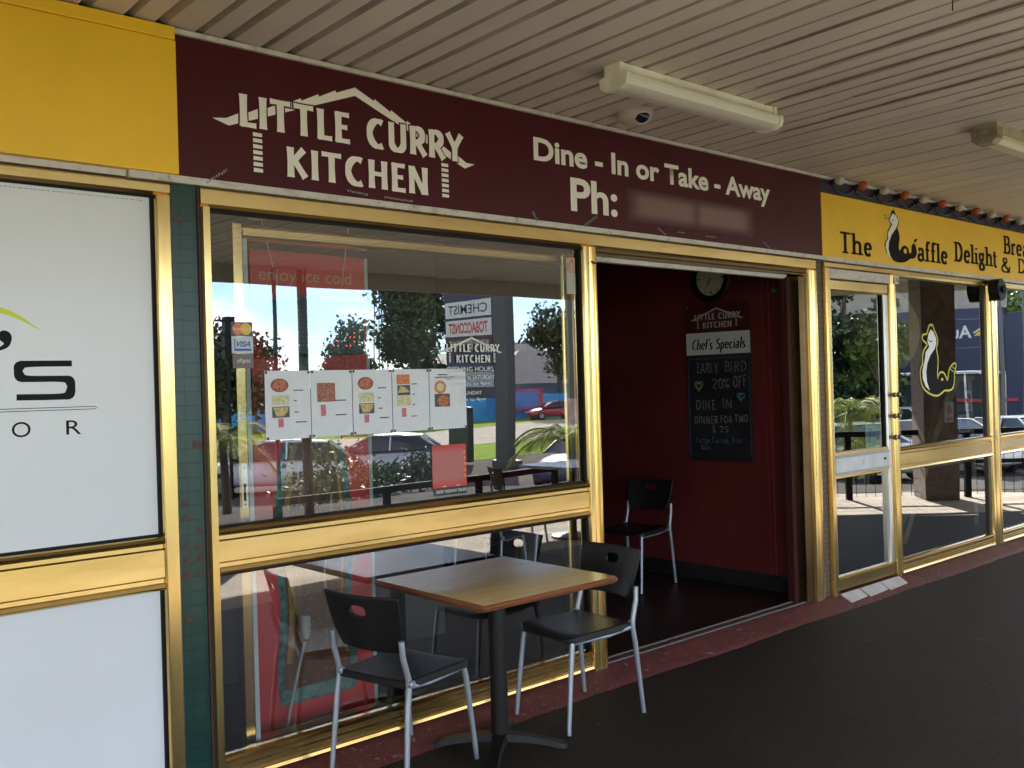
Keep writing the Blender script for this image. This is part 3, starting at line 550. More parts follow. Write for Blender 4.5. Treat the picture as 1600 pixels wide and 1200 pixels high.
sp = round_(SPATH); wd = []
for i in range(len(sp)):
    a = sp[max(i-1, 0)]; c = sp[min(i+1, len(sp)-1)]; l = math.hypot(c[0]-a[0], c[1]-a[1]); wd.append(.021*abs(c[0]-a[0])/l+.027*abs(c[1]-a[1])/l)
b = MB(); b.ribbon(FAC, sp, wd, .0046); b.poly(FAC, smoothp(APOS), .0046)
b.ribbon(FAC, [(-.3, 1.540), (1.170, 1.5365), (1.180, 1.532), (1.170, 1.5275), (-.3, 1.531)], .0024, .0046); b.build('black_lettering', INK, up_, flip=False)
MB().poly(FAC, ARC, .0046).build('yellow_arc', mat('lime_yellow_print', (.62, .66, .04), .5), up_, flip=False)
text('black_lettering', 'O', FAC, .895, .955, 1.439, 1.492, .0046, INK, up_); text('black_lettering', 'R', FAC, 1.071, 1.121, 1.440, 1.490, .0046, INK, up_)
b = MB(); rnd = random.Random(2); x = -.5
while x < 1.36:
    l = rnd.uniform(.004, .016); b.poly(FAC, [(x, 2.294), (x+l, 2.294), (x+l, 2.297), (x, 2.297)], .0046); x += l+rnd.uniform(.003, .008)
b.build('fine_print', mat('grey_print', (.3, .3, .3), .6), up_, flip=False)
# big window
bw = thing('shop_window', 'large restaurant window in a gold frame with street reflections, menus and stickers', 'window', (2.65, 0, .05))
post(1.576, 1.611, .05, 2.292, grooves=False).build('frame_post', GV, bw, True)
post(3.668, 3.768, .05, 2.292).build('frame_post', GV, bw, True)
rail(1.576, 5.937, 2.2925, 2.3715, lips=False, y0=-.032).build('head_rail', GH, bw, True)
rail(1.6115, 3.6675, .866, 1.046).build('middle_rail', GH, bw, True)
rail(1.6115, 3.6675, .052, .158, y0=-.03).build('bottom_rail', GH, bw, True)
b = MB(); b.box(1.6115, 3.66, -.014, .02, 2.279, 2.292); b.box(3.655, 3.6675, -.014, .03, 1.0465, 2.278); b.box(1.6115, 3.654, -.010, .02, 1.0465, 1.053); b.box(1.6115, 3.654, -.010, .02, .857, .8655); b.box(3.655, 3.6675, -.014, .03, .1585, .8655); b.build('gasket', BLK, bw)
pane(bw, 1.612, 3.654, 1.05, 2.28, .004); pane(bw, 1.612, 3.654, .158, .857, .004)
# inner sliding leaf
sl_ = thing('sliding_frame', 'gold inner sliding door frame with a lock plate standing behind the window glass', 'door frame', (2.6, .11, .05))
post(1.752, 1.802, .062, 2.262, y0=.085, y1=.135, grooves=False).build('stile', GV, sl_, True)
MB().box(1.8025, 1.822, .09, .13, .062, 2.25).build('white_seal', mat('white_seal', (.55, .57, .58), .5), sl_)
post(3.62, 3.69, .062, 2.262, y0=.085, y1=.135, grooves=False).build('stile', GV, sl_, True)
rail(1.8025, 3.62, 2.20, 2.262, y0=.075, y1=.13).build('top_rail', GH, sl_, True)
rail(1.8225, 3.62, .062, .15, y0=.075, y1=.13).build('bottom_rail', GH, sl_, True)
lk = MB().box(1.764, 1.790, .078, .0846, 1.10, 1.285, .001).build('lock_plate', SILV, sl_)
b = MB(); b.box(1.772, 1.782, .0765, .0779, 1.13, 1.20); b.lathe([(.003, 0), (.003, .002)], (1.777, .0778, 1.265), 8, 'y'); b.lathe([(.003, 0), (.003, .002)], (1.777, .0778, 1.115), 8, 'y'); b.build('keyhole', BLK, lk)
# door opening
dr = thing('door_frame', 'gold and bronze frame of the wide open sliding doorway with a dark track', 'door frame', (4.85, 0, .05))
b = post(5.846, 5.9370, .05, 2.292); b.build('jamb', GV, dr, True)
MB().box(5.75, 5.8455, -.01, .10, .052, 2.245).build('inner_jamb', DARKAL, dr)
MB().box(5.70, 5.7495, .05, .10, .052, 2.245).build('inner_jamb', mat('dark_red_jamb', (.05, .012, .012), .4), dr)
b = MB(); b.box(3.769, 5.845, -.01, .1, 2.276, 2.292); b.box(3.769, 5.845, .02, .1, 2.262, 2.2755); b.build('track', DARKAL, dr)
b = MB(); b.box(3.769, 5.72, .06, .1, 2.236, 2.2615); b.build('white_track', TRIM, dr)
b = MB(); b.box(3.769, 5.75, .0, .02, .0525, .060); b.box(3.769, 5.75, .07, .085, .0525, .0605); b.build('sill_track', mat('worn_grey_metal', (.18, .17, .16), .5, .5), dr)
MB().tube([(3.772, -.041, 2.21), (3.742, -.046, 2.205), (3.722, -.044, 2.215)], .004, 6).build('hook', BLK, dr, True)
# cafe front
cf = thing('shopfront', 'cafe shopfront of tall gold-framed panes reflecting brick column, cars and blue building', 'shopfront', (9, 0, .05))
post(6.96, 7.04, .05, 2.318).build('frame_post', GV, cf, True); post(8.70, 8.87, .05, 2.318).build('frame_post', GV, cf, True); post(10.5, 10.66, .05, 2.318).build('frame_post', GV, cf, True)
rail(6.05, 12.3, 2.3185, 2.3695, lips=False, y0=-.03).build('head_rail', GH, cf, True)
for a, c in ((7.0405, 8.6995), (8.8705, 10.4995), (10.6605, 12.3)):
    rail(a, c, .83, 1.012).build('middle_rail', GH, cf, True); rail(a, c, .052, .158).build('bottom_rail', GH, cf, True)
    b = MB(); b.box(c-.05, c, -.014, .03, 1.0125, 2.318); b.box(c-.05, c, -.014, .03, .1585, .8295); b.box(a, c-.05, -.01, .02, 2.308, 2.318); b.build('gasket', mat('bronze_gasket', (.05, .04, .02), .4), cf)
    pane(cf, a, c-.05, 1.0125, 2.31, .004, GLASS2); pane(cf, a, c-.05, .1585, .8295, .004, GLASS2)
b = MB().box(7.0, 7.065, -.050, -.0405, 2.252, 2.311, .001); pl = b.build('number_plate', CREAM, cf); text('number', '76', FAC, 7.008, 7.058, 2.262, 2.302, .0512, INK, pl, bold=.01)
cdoor = thing('cafe_door', 'narrow gold-framed glass cafe door with a white push plate and three small bolts', 'door', (6.5, 0, .05))
post(6.052, 6.098, .05, 2.318, y0=-.045).build('jamb', GV, cdoor, True)
MB().box(6.0985, 6.9595, -.035, .03, 2.252, 2.318).build('transom', TRIM, cdoor)
rail(6.0985, 6.925, 2.165, 2.25, lips=False, y0=-.028).build('top_rail', GH, cdoor, True)
rail(6.0985, 6.925, .062, .163, lips=False, y0=-.028).build('bottom_rail', GH, cdoor, True)
post(6.0985, 6.128, .1635, 2.1645, y0=-.028, y1=.02, grooves=False).build('stile', SILV, cdoor, True)
post(6.88, 6.925, .1635, 2.1645, y0=-.028, y1=.02, grooves=False).build('stile', SILV, cdoor, True)
MB().box(6.1285, 6.8795, -.026, .02, 1.012, 1.032).build('glass_bead', GH, cdoor); MB().box(6.1285, 6.8795, -.026, .02, .852, .873).build('glass_bead', GH, cdoor)
pp = MB().box(6.1285, 6.8795, -.03, .02, .8735, 1.0115, .002).build('push_plate', mat('scuffed_white_plate', (.60, .58, .57), .4, var=.15, vs_=5), cdoor)
b = MB(); b.box(6.1285, 6.8795, -.0318, -.0305, .8745, .893); b.box(6.1285, 6.8795, -.0318, -.0305, .99, 1.010); b.build('grey_tape', mat('grey_tape', (.36, .36, .37), .5), pp)
b = MB(); b.disc(FAC, 6.50, .945, .016, .022, .0307); b.build('ring_mark', mat('faint_mark', (.48, .46, .45), .5), pp, flip=False)
MB().box(6.80, 6.83, -.034, -.0305, .94, .956, .001).build('keyhole', BLK, pp)
MB().box(6.86, 6.8798, -.012, .02, 1.0325, 2.1645).build('gasket', BLK, cdoor)
pane(cdoor, 6.1285, 6.86, 1.0325, 2.1645, .004, GLASS2); pane(cdoor, 6.1285, 6.88, .1635, .8515, .004, GLASS2)
for z in (1.416, 1.257, 1.098):
    b = MB(); b.box(6.905, 6.995, -.056, -.0405, z-.010, z+.010, .003)
    for x in (6.918, 6.982): b.lathe([(.018, 0), (.020, .008), (.016, .02), (.006, .024)], (x, -.056, z), 12, 'y')
    b.build('bolt', mat('tarnished_steel', (.20, .17, .13), .35, .9), cdoor, True)
for i, (x0, x1) in enumerate(((6.15, 6.40), (6.407, 6.69), (6.697, 6.985))):
    b = MB(); pts = [(x0-.04, -.048), (x1-.045, -.048), (x1-.06, -.125), (x0-.06, -.14)]
    b.prism(XY, pts, .048, .058); b.b.verts.ensure_lookup_table()
    for v in b.b.verts:
        if v.co.y < -.1: v.co.z -= .040
    tag(b.build('step_tile', mat('white_tile', (.66, .62, .60), .3, var=.15, vs_=9)), ['leftmost of the three white tiles', 'middle of the three white tiles', 'rightmost of the three white tiles'][i]+' on the sloping sill below the cafe door', 'tile', 'white sill tiles below the cafe door')
sk = thing('alarm_box', 'small black box fixed to the gold mullion right under the cafe sign', 'alarm box', (8.74, -.05, 2.2))
b = MB(); b.prism(FAC, [(8.70, 2.36), (8.76, 2.375), (8.82, 2.34), (8.85, 2.29), (8.83, 2.22), (8.78, 2.185), (8.72, 2.19), (8.68, 2.25), (8.67, 2.31)], .042, .13); b.build('housing', IRON, sk)
MB().lathe([(.02, 0), (.035, .01), (.035, .02)], (8.76, -.131, 2.28), 14, 'y').build('grille', BLK, sk, True)
# ================================================================== SIGNAGE ON AND BEHIND THE BIG WINDOW
WHT = mat('white_print', (.62, .62, .60), .5)
def F2(y): return Fr((0, y, 0), (1, 0, 0), (0, 0, 1))
gf = F2(.004)
def cardthing(name, label, cat, x0, x1, z0, z1, m, group=None, pts=None, d=.0012):
    t = thing(name, label, cat, ((x0+x1)/2, -.001, z0), 0, group)
    b = MB(); P_ = pts or [(x0, z0), (x1, z0), (x1, z1), (x0, z1)]; b.prism(Fr((0, .003, 0), (1, 0, 0), (0, 0, 1)), P_, 0, d); b.build('sheet', m, t); return t
DG = .0048
SF = Fr((0, 0.0, 0), (1, 0, 0), (0, 0, 1))     # d=0 is y=0, just in front of the glass
mc = cardthing('card_sticker', 'topmost of three payment stickers on the window, with overlapping orange and yellow circles', 'sticker', 1.700, 1.791, 1.797, 1.852, mat('navy_sticker', (.05, .06, .10), .4), 'payment stickers on the window')
MB().disc(SF, 1.729, 1.8245, .024, .024, 0, 28).build('orange_circle', mat('orange_print', (.72, .20, .06), .5), mc, flip=False)
MB().disc(SF, 1.763, 1.8245, .024, .024, .0004, 28).build('yellow_circle', mat('yellow_print', (.75, .48, .06), .5), mc, flip=False)
text('lettering', 'MasterCard', SF, 1.707, 1.785, 1.8185, 1.831, .0008, WHT, mc, bold=.01, shear=.15)
vi = cardthing('card_sticker', 'middle one of three payment stickers on the window, pale with blue visa letters', 'sticker', 1.702, 1.793, 1.727, 1.795, mat('pale_sticker', (.50, .56, .64), .4), 'payment stickers on the window')
b = MB(); b.poly(SF, [(1.712, 1.737), (1.784, 1.737), (1.784, 1.746), (1.716, 1.746), (1.716, 1.786), (1.712, 1.786)], 0); b.build('blue_band', mat('blue_print', (.05, .10, .32), .5), vi, flip=False)
text('lettering', 'VISA', SF, 1.722, 1.780, 1.753, 1.776, 0, mat('blue_print', ()), vi, bold=.025, shear=.35)
ef = cardthing('card_sticker', 'lowest of three payment stickers on the window, brown with white eftpos lettering', 'sticker', 1.704, 1.793, 1.668, 1.725, mat('brown_sticker', (.14, .105, .095), .4), 'payment stickers on the window')
text('lettering', 'eftpos', SF, 1.722, 1.778, 1.684, 1.708, 0, WHT, ef, bold=.01)
# menu pages
PAPER = mat('menu_paper', (.66, .67, .70), .5, var=.06, vs_=12, bump=.1, bs=20); PLAS = mat('clip_black', (.03, .035, .05), .4)
def foodmat(name, a, c, sc): return mat(name, a, .5, var=.6, vs_=sc, col2=c, thr=(.42, .58))
CUR = foodmat('curry_photo', (.50, .20, .07), (.30, .035, .02), 90); RICE = foodmat('rice_photo', (.62, .58, .38), (.45, .42, .2), 70); NAAN = foodmat('naan_photo', (.58, .46, .20), (.42, .28, .08), 80)
STEW = foodmat('stew_photo', (.42, .17, .10), (.18, .05, .03), 110); PLT = mat('dark_plate_photo', (.05, .06, .07), .5); CAN = mat('red_can_print', (.42, .03, .05), .5, var=.5, vs_=120, col2=(.62, .25, .28)); BUTT = foodmat('orange_curry_photo', (.62, .22, .06), (.50, .10, .03), 60)
pages = [(1.838, 2.046), (2.049, 2.249), (2.252, 2.456), (2.459, 2.662), (2.665, 2.880)]
labs = ['leftmost of five menu pages, round dish above rice, bread and red can', 'second laminated menu page from the left, one large plate of meat above a red can', 'middle one of the five laminated menu pages taped in a row', 'fourth laminated menu page from the left, three stacked food photos above a red can', 'rightmost of five menu pages, oval dish above a red bowl, no can']
for i, (x0, x1) in enumerate(pages):
    zb = 1.374; zt = 1.656; t = cardthing('menu_page', labs[i], 'menu', x0, x1, zb, zt, PAPER, 'menu pages taped inside the big window', pts=[(x0, zb+.001*(i % 2)), (x1-.001, zb), (x1, zt-.001), (x0+.001, zt)])
    def ell(nm, cx, czz, rx, rz, m, d=0): MB().disc(SF, x0+cx, zb+czz, rx, rz, d, 22).build(nm, m, t, flip=False)
    def rec(nm, ax, bx_, az, bz, m, d=0): MB().poly(SF, [(x0+ax, zb+az), (x0+bx_, zb+az), (x0+bx_, zb+bz), (x0+ax, zb+bz)], d).build(nm, m, t, flip=False)
    def line(ax, l, z): 
        b = MB(); rr = random.Random(int(ax*1000)+i); xx = 0
        while xx < l: 
            q = rr.uniform(.002, .005); b.poly(SF, [(x0+ax+xx, zb+z), (x0+ax+xx+q, zb+z), (x0+ax+xx+q, zb+z+.0045), (x0+ax+xx, zb+z+.0045)], 0); xx += q+.0008
        b.build('text_line', INK, t, flip=False)
    if i in (0, 2): ell('dish_photo', .066, .222, .040, .028, mat('dish_rim', (.20, .04, .04), .5)); ell('dish_food', .066, .222, .034, .023, CUR, .0003); rec('rice_photo', .03, .108, .142, .182, RICE); rec('bread_photo', .030, .108, .090, .135, PLT); MB().poly(SF, [(x0+.034, zb+.132), (x0+.104, zb+.132), (x0+.100, zb+.112), (x0+.082, zb+.095), (x0+.048, zb+.095)], .0003).build('bread', NAAN, t, flip=False); rec('can_photo', .056, .080, .050, .086, CAN); line(.13, .04, .198); line(.13, .012, .155); line(.13, .02, .108); line(.135, .05, .066)
    if i == 1: rec('meat_photo', .028, .115, .148, .228, STEW); rec('can_photo', .044, .068, .088, .136, CAN); line(.115, .05, .150); line(.115, .05, .088)
    if i == 3: rec('tray_photo', .024, .095, .214, .258, BUTT); rec('bread_photo', .026, .096, .164, .210, PLT); MB().poly(SF, [(x0+.03, zb+.175), (x0+.093, zb+.178), (x0+.07, zb+.2), (x0+.04, zb+.206)], .0003).build('bread', NAAN, t, flip=False); rec('rice_photo', .022, .098, .118, .160, RICE); rec('can_photo', .048, .072, .066, .106, CAN); line(.105, .03, .212); line(.108, .014, .165); line(.108, .012, .118); line(.1, .03, .066)
    if i == 4: line(.05, .055, .252); line(.03, .12, .240); ell('dish_photo', .062, .196, .034, .031, BUTT); ell('dish_food', .062, .196, .022, .019, RICE, .0003); rec('bowl_photo', .028, .116, .105, .165, PLT); ell('bowl_food', .078, .133, .034, .026, CUR, .0003)
    b = MB()
    for cx_, cz_ in ((.007, .275), (x1-x0-.008, .274), (.007, .007), (x1-x0-.008, .006)): b.disc(SF, x0+cx_, zb+cz_, .006, .006, .0005, 8)
    b.build('tape_corner', PLAS, t, flip=False)
# red poster on the glass
rp = cardthing('small_poster', 'small red poster with pale pink middle and black footer low on the big window', 'poster', 2.667, 2.870, 1.064, 1.299, mat('poster_black', (.02, .018, .018), .5), pts=[(2.675, 1.066), (2.868, 1.064), (2.866, 1.299), (2.668, 1.299)])
b = MB(); b.fbox(SF, 2.667, 2.868, 1.102, 1.299, 0, .0006); b.build('red_field', softpatch('red_poster_print', (.52, .035, .022), (.42, .13, .11), 0, 1, 0, 1, ((-.1, 1.02),)), rp)
text('lettering', 'ORDER TAKEAWAY ONLINE', SF, 2.684, 2.862, 1.076, 1.091, .0006, WHT, rp, bold=.015)
b = MB()
for i in range(5): b.poly(SF, [(2.852, 1.14+i*.028), (2.864, 1.14+i*.028), (2.864, 1.156+i*.028), (2.852, 1.158+i*.028)], .0010)
b.build('orange_marks', mat('orange_print', ()), rp, flip=False)
b = MB(); b.ribbon(SF, arc(2.815, 1.113, .011, .009, 190, 350, 8), .0025, .001); b.ribbon(SF, arc(2.735, 1.100, .009, .009, 20, 160, 8), .0025, .001); b.build('pale_curl', WHT, rp, flip=False)
# white window lettering
wl = thing('window_lettering', 'white little curry kitchen lettering with opening hours on the window glass', 'lettering', (2.92, 0, 1.5))
logo(SF, 2.733, 3.115, 1.683, 1.806, 0, WHT, wl, None)
HR = [('OPENING HOURS', 2.765, 3.055, 1.640, 1.664), ('MONDAY to SATURDAY', 2.76, 3.06, 1.603, 1.623), ('11:30am to 9pm', 2.79, 3.03, 1.571, 1.590), ('SUNDAY', 2.86, 2.975, 1.530, 1.548), ('5pm to 8pm', 2.83, 3.0, 1.497, 1.515)]
for s_, a, c, e, f in HR: text('lettering', s_, SF, a, c, e, f, .0014, WHT, wl, bold=.008)
tg = cardthing('notice_sticker', 'narrow red and white notice sticker in the upper right corner of the big window', 'sticker', 3.575, 3.640, 2.04, 2.232, mat('cream_sticker', (.42, .40, .35), .5))
MB().poly(SF, [(3.577, 2.15), (3.638, 2.15), (3.638, 2.231), (3.577, 2.231)], 0).build('red_field', mat('faded_red_print', (.45, .10, .05), .5, var=.6, vs_=50, col2=(.5, .45, .38)), tg, flip=False)
text('lettering', 'RSAA', SF, 3.585, 3.628, 2.112, 2.128, 0, INK, tg) if 0 else None
# big red drinks banner
bn = thing('drinks_banner', 'tall red banner with a giant cola bottle and enjoy ice cold lettering behind the window', 'banner', (2.23, .31, .1))
PF = Fr((0, .3, 0), (1, 0, 0), (0, 0, 1))
MB().prism(PF, [(1.918, .085), (2.512, .085), (2.52, 2.19), (1.936, 2.20)], -.03, 0).build('panel', mat('banner_red', (.60, .036, .032), .45), bn)
MB().prism(PF, [(2.5125, .085), (2.53, .085), (2.538, 2.19), (2.5205, 2.19)], -.03, .002).build('pale_edge', mat('pale_green_edge', (.42, .50, .46), .4), bn)
GLB = mat('painted_bottle_glass', (.10, .24, .20), .4, var=.7, vs_=28, col2=(.03, .075, .06), thr=(.4, .62)); COLA = mat('painted_cola', (.20, .075, .018), .4, var=.6, vs_=7, col2=(.055, .018, .010), stretch=(2.5, 1, .6)); COLA2 = mat('painted_amber', (.42, .24, .05), .45, var=.5, vs_=30, col2=(.2, .09, .02), stretch=(1.5, 1, .5))
HL = [(.12, .185), (.155, .200), (.30, .205), (.42, .190), (.55, .182), (.68, .192), (.80, .205), (.95, .200), (1.1, .185), (1.22, .168), (1.32, .13), (1.42, .09), (1.55, .062), (1.72, .052), (1.88, .052), (1.90, .060), (1.94, .06)]
def bottle(inset, zlo, zhi):
    pts = [(h-inset, z+.0) for z, h in HL if zlo <= z <= zhi]; cx = 2.218
    return [(cx-a*1.0, z+.06) for a, z in pts][::1]+[(cx+a*1.0, z+.06) for a, z in pts[::-1]]
bt = MB().poly(PF, bottle(0, 0, 2), .0006).build('bottle', GLB, bn, flip=False)
MB().poly(PF, bottle(.035, .15, 1.5), .0012).build('cola', COLA, bt, flip=False)
MB().ribbon(PF, [(2.218-h+.060, z+.06) for z, h in HL if .16 < z < 1.4], .030, .0018).build('highlight', COLA2, bt, flip=False)
MB().ribbon(PF, [(2.218+h-.055, z+.06) for z, h in HL if .16 < z < 1.4], .016, .0018).build('highlight', COLA2, bt, flip=False)
DROP = mat('droplet_print', (.30, .17, .08), .4)
b = MB(); rnd = random.Random(12)
for i in range(150):
    z = rnd.uniform(.2, 1.3); h = 0
    for (z0, h0), (z1, h1) in zip(HL, HL[1:]):
        if z0 <= z <= z1: h = h0+(h1-h0)*(z-z0)/(z1-z0)
    x = 2.218+rnd.uniform(-.8, .8)*h; r_ = rnd.uniform(.0015, .0055); b.disc(PF, x, z+.06, r_, r_*1.3, .0022+i*1e-6, 7)
b.build('droplet', DROP, bt, flip=False)['kind'] = 'stuff'
b = MB()
for i in range(24):
    z = .11+.004*i
b.poly(PF, [(2.05, .19), (2.385, .19), (2.40, .245), (2.035, .245)], .0016); b.build('bottle_base', mat('pale_bottle_glass', (.20, .32, .27), .4, var=.6, vs_=25, col2=(.06, .13, .10)), bt, flip=False)
text('lettering', 'enjoy ice cold', PF, 1.977, 2.448, 2.045, 2.118, .0008, mat('faded_gold_print', (.50, .38, .22), .5), bn, bold=-.004)
# LED sign hung in front of the banner
led = thing('led_sign', 'dark rectangular LED sign with red dots hung on two cords inside the window', 'led sign', (2.18, .16, 1.73))
LF = Fr((0, .14, 0), (1, 0, 0), (0, 0, 1))
MB().box(1.955, 2.405, .14, .19, 1.730, 1.965, .004).build('housing', mat('dark_green_housing', (.016, .034, .032), .3), led)
b = MB()
for (a, c, e, f) in ((1.956, 2.404, 1.731, 1.745), (1.956, 2.404, 1.950, 1.964), (1.956, 1.970, 1.746, 1.949), (2.390, 2.404, 1.746, 1.949)): b.fbox(LF, a, c, e, f, .0005, .006)
b.build('bezel', mat('dark_green_bezel', (.025, .055, .05), .35), led)
m = bpy.data.materials.new('red_led'); m.use_nodes = True; p = m.node_tree.nodes['Principled BSDF']; p.inputs['Base Color'].default_value = (.5, .02, .01, 1); p.inputs['Emission Color'].default_value = (1, .07, .03, 1); p.inputs['Emission Strength'].default_value = .7
OFF = mat('unlit_led', (.45, .40, .33), .3); on = MB(); off = MB(); rnd = random.Random(9)
pat = ['0000000000000000000', '0010000000000000010', '0001000110000000110', '0010000110000100010', '0111101111101101100']
for r_ in range(9):
    for c_ in range(19):
        x = 1.990+c_*.0215; z = 1.768+r_*.019; lit = r_ < 5 and pat[4-r_][c_] == '1'
        if lit or rnd.random() < .45: (on if lit else off).disc(LF, x, z, .0032 if lit else .0018, .0032 if lit else .0018, .001, 8)
on.build('lit_dot', m, led, flip=False)['kind'] = 'stuff'; off.build('unlit_dot', OFF, led, flip=False)['kind'] = 'stuff'
CORD = mat('grey_cord', (.45, .44, .40), .6)
for (a, c) in (((1.925, .16, 2.30), (2.01, .165, 1.966)), ((2.352, .16, 2.30), (2.30, .165, 1.966))):
    MB().tube([a, c], .0022, 6).build('cord', CORD, led, True)
hp = MB().box(1.86, 1.94, .145, .175, 2.296, 2.302).build('ceiling_hook', CORD, led)
cb = MB().tube([(2.255, .27, .62), (2.235, .26, .74), (2.26, .25, .9), (2.28, .25, 1.1)], .0045, 6); cb.tube([(2.02, .24, .10), (2.07, .24, .30), (2.125, .25, .46)], .006, 8)
cb.lathe([(.012, 0), (.021, .03), (.023, .1), (.020, .105)], (2.13, .25, .47), 12); o = cb.build('power_cable', mat('pale_cable', (.42, .42, .38), .5), None, True); tag(o, 'pale power cable with a plug hanging in front of the red banner', 'cable')
# ================================================================== DOORWAY WALL: clock, specials board
cl = thing('wall_clock', 'round black-rimmed wall clock with a white face high on the red doorway wall', 'clock', (5.915, .808, 2.14))
SD = side(5.93)
MB().lathe([(.02, 0), (.170, .0), (.178, .02), (.165, .036), (.130, .034), (.128, .020)], (5.9295, .808, 2.322), 36, 'x').build('rim', IRON, cl, True)
for v in cl.children[0].data.vertices: v.co.x = -v.co.x
cl.children[0].data.flip_normals()
MB().disc(SD, -.808, 2.322, .130, .130, .0512, 36).build('face', mat('clock_face', (.50, .48, .42), .5), cl, flip=False)
b = MB()
for k in range(12):
    a = R(k*30); l0 = .105 if k % 3 else .095; b.ribbon(SD, [(-.808+math.sin(a)*l0, 2.322+math.cos(a)*l0), (-.808+math.sin(a)*.12, 2.322+math.cos(a)*.12)], .006 if k % 3 else .011, .0520)
b.build('hour_mark', INK, cl, flip=False)['kind'] = 'stuff'
MB().ribbon(SD, [(-.808, 2.322), (-.808-.055*math.sin(R(35)), 2.322-.055*math.cos(R(35)))], [.010, .006], .0524).build('hour_hand', INK, cl, flip=False)
MB().ribbon(SD, [(-.808, 2.322), (-.808-.095*math.sin(R(30)), 2.322-.095*math.cos(R(30)))], [.007, .004], .0528).build('minute_hand', INK, cl, flip=False)
bd = thing('specials_board', 'tall maroon board with a chalked early bird offer screwed to the red doorway wall', 'board', (5.925, .79, .95))
MB().box(5.918, 5.9295, .50, 1.079, .955, 2.136).build('panel', mat('board_maroon', (.060, .010, .013), .4), bd)
BD = side(5.9178)
MB().poly(BD, [(-1.079, .960), (-.50, .966), (-.50, 1.745), (-1.079, 1.745)], .0006).build('chalk_area', mat('chalkboard_black', (.012, .012, .014), .45, var=.5, vs_=6, col2=(.022, .022, .026)), bd, flip=False)
MB().poly(BD, [(-1.079, 1.757), (-.50, 1.757), (-.50, 1.920), (-1.079, 1.924)], .0006).build('title_strip', mat('title_white', (.56, .54, .53), .5), bd, flip=False)
logo(BD, -1.035, -.548, 1.955, 2.105, .0006, mat('board_cream', (.42, .37, .35), .5), bd, None)
skel('lettering', "Chef's Specials", BD, -1.03, -.545, 1.795, 1.875, .0012, INK, bd, tv=.15, th=.06, gap=.05, flare=1.1, shear=.18)
CHW = mat('white_chalk', (.24, .23, .24), .9, var=.5, vs_=60); CHP = mat('purple_chalk', (.22, .15, .21), .9, var=.5, vs_=60); CHB = mat('blue_chalk', (.10, .17, .30), .9, var=.5, vs_=60); CHC = mat('cyan_chalk', (.08, .26, .30), .9, var=.5, vs_=60)
CK = dict(tv=.085, th=.085, gap=.1, flare=1, jit=.05)
def chalk(s_, y0, y1, z0, z1, m, k, **kw): skel('chalk_writing', s_, BD, -y0, -y1, z0, z1, .0014, m, bd, seed=k, **{**CK, **kw})
chalk('EARLY', .985, .79, 1.618, 1.695, CHP, 1); chalk('BIRD', .735, .535, 1.622, 1.70, CHP, 2); chalk('20%', .845, .69, 1.50, 1.575, CHP, 3); chalk('OFF', .655, .545, 1.51, 1.595, CHP, 4)
chalk('DINE', 1.005, .82, 1.34, 1.415, CHP, 5); chalk('IN', .765, .67, 1.355, 1.425, CHP, 6); chalk('DINNER', 1.02, .80, 1.238, 1.295, CHW, 7); chalk('FOR', .78, .68, 1.248, 1.30, CHW, 8); chalk('TWO', .655, .54, 1.255, 1.31, CHW, 9)
chalk('$', .86, .83, 1.165, 1.23, CHB, 10); chalk('25', .79, .71, 1.175, 1.22, CHW, 11); chalk('Large', 1.01, .88, 1.092, 1.135, CHB, 12); chalk('Curries,', .86, .70, 1.095, 1.14, CHB, 13); chalk('Rice', .68, .60, 1.10, 1.14, CHB, 14); chalk('Naan', .97, .88, 1.04, 1.08, CHB, 15)
def heart(cy_, czz, s_, m, k):
    pts = [(-cy_+s_*.9*math.sin(t)**3, czz+s_*(.8*math.cos(t)-.3*math.cos(2*t)-.12*math.cos(3*t)-.05*math.cos(4*t))) for t in [2*math.pi*i/28 for i in range(28)]]
    b = MB(); b.ribbon(BD, pts, .006, .0014, closed=True); b.ribbon(BD, [((x+cy_)*.6-cy_, (z-czz)*.6+czz) for x, z in pts], .005, .0016, closed=True); b.build('chalk_heart', m, bd, flip=False)
heart(.972, 1.525, .042, mat('yellow_chalk', (.27, .28, .17), .9), 1); heart(.592, 1.44, .034, CHC, 2)
b = MB(); pts = [(-1.070+.55*i/70, 1.728+.008*math.sin(i*1.1)) for i in range(71)]; b.ribbon(BD, pts, .004, .0014)
b.ribbon(BD, [(-1.066+.006*math.sin(i*1.2), 1.70-.70*i/80) for i in range(81)], .004, .0014); b.ribbon(BD, [(-.513+.006*math.sin(i*1.2), 1.70-.70*i/80) for i in range(81)], .004, .0014); b.build('chalk_border', CHB, bd, flip=False)
for yy, zz in ((1.065, 2.12), (.515, 2.122), (1.065, .972), (.515, .978)): MB().lathe([(.006, 0), (.006, .002), (.003, .004)], (5.9165, yy, zz), 8, 'x').build('screw', SILV, bd, True)
st = thing('hanging_star', 'tiny blue star hanging on a thread in the top of the doorway', 'ornament', (5.905, .277, 2.2))
b = MB(); b.prism(side(5.90), [(-.277+(.024 if k % 2 == 0 else .010)*math.sin(R(k*36)), 2.185+(.024 if k % 2 == 0 else .010)*math.cos(R(k*36))) for k in range(10)], 0, .006); b.build('star', mat('blue_star', (.06, .25, .33), .5), st)
MB().tube([(5.897, .277, 2.61), (5.897, .277, 2.209)], .0012, 5).build('thread', CORD, st)
b = MB(); b.tube([(5.925, .345, 2.615), (5.925, .340, .17)], .0035, 6); b.tube([(5.925, .40, 2.615), (5.925, .385, 1.0), (5.925, .38, .17)], .002, 6); tag(b.build('wall_cable', mat('red_painted_cable', (.28, .05, .045), .4), None, True), 'thin red-painted cables running down the doorway wall', 'cable')
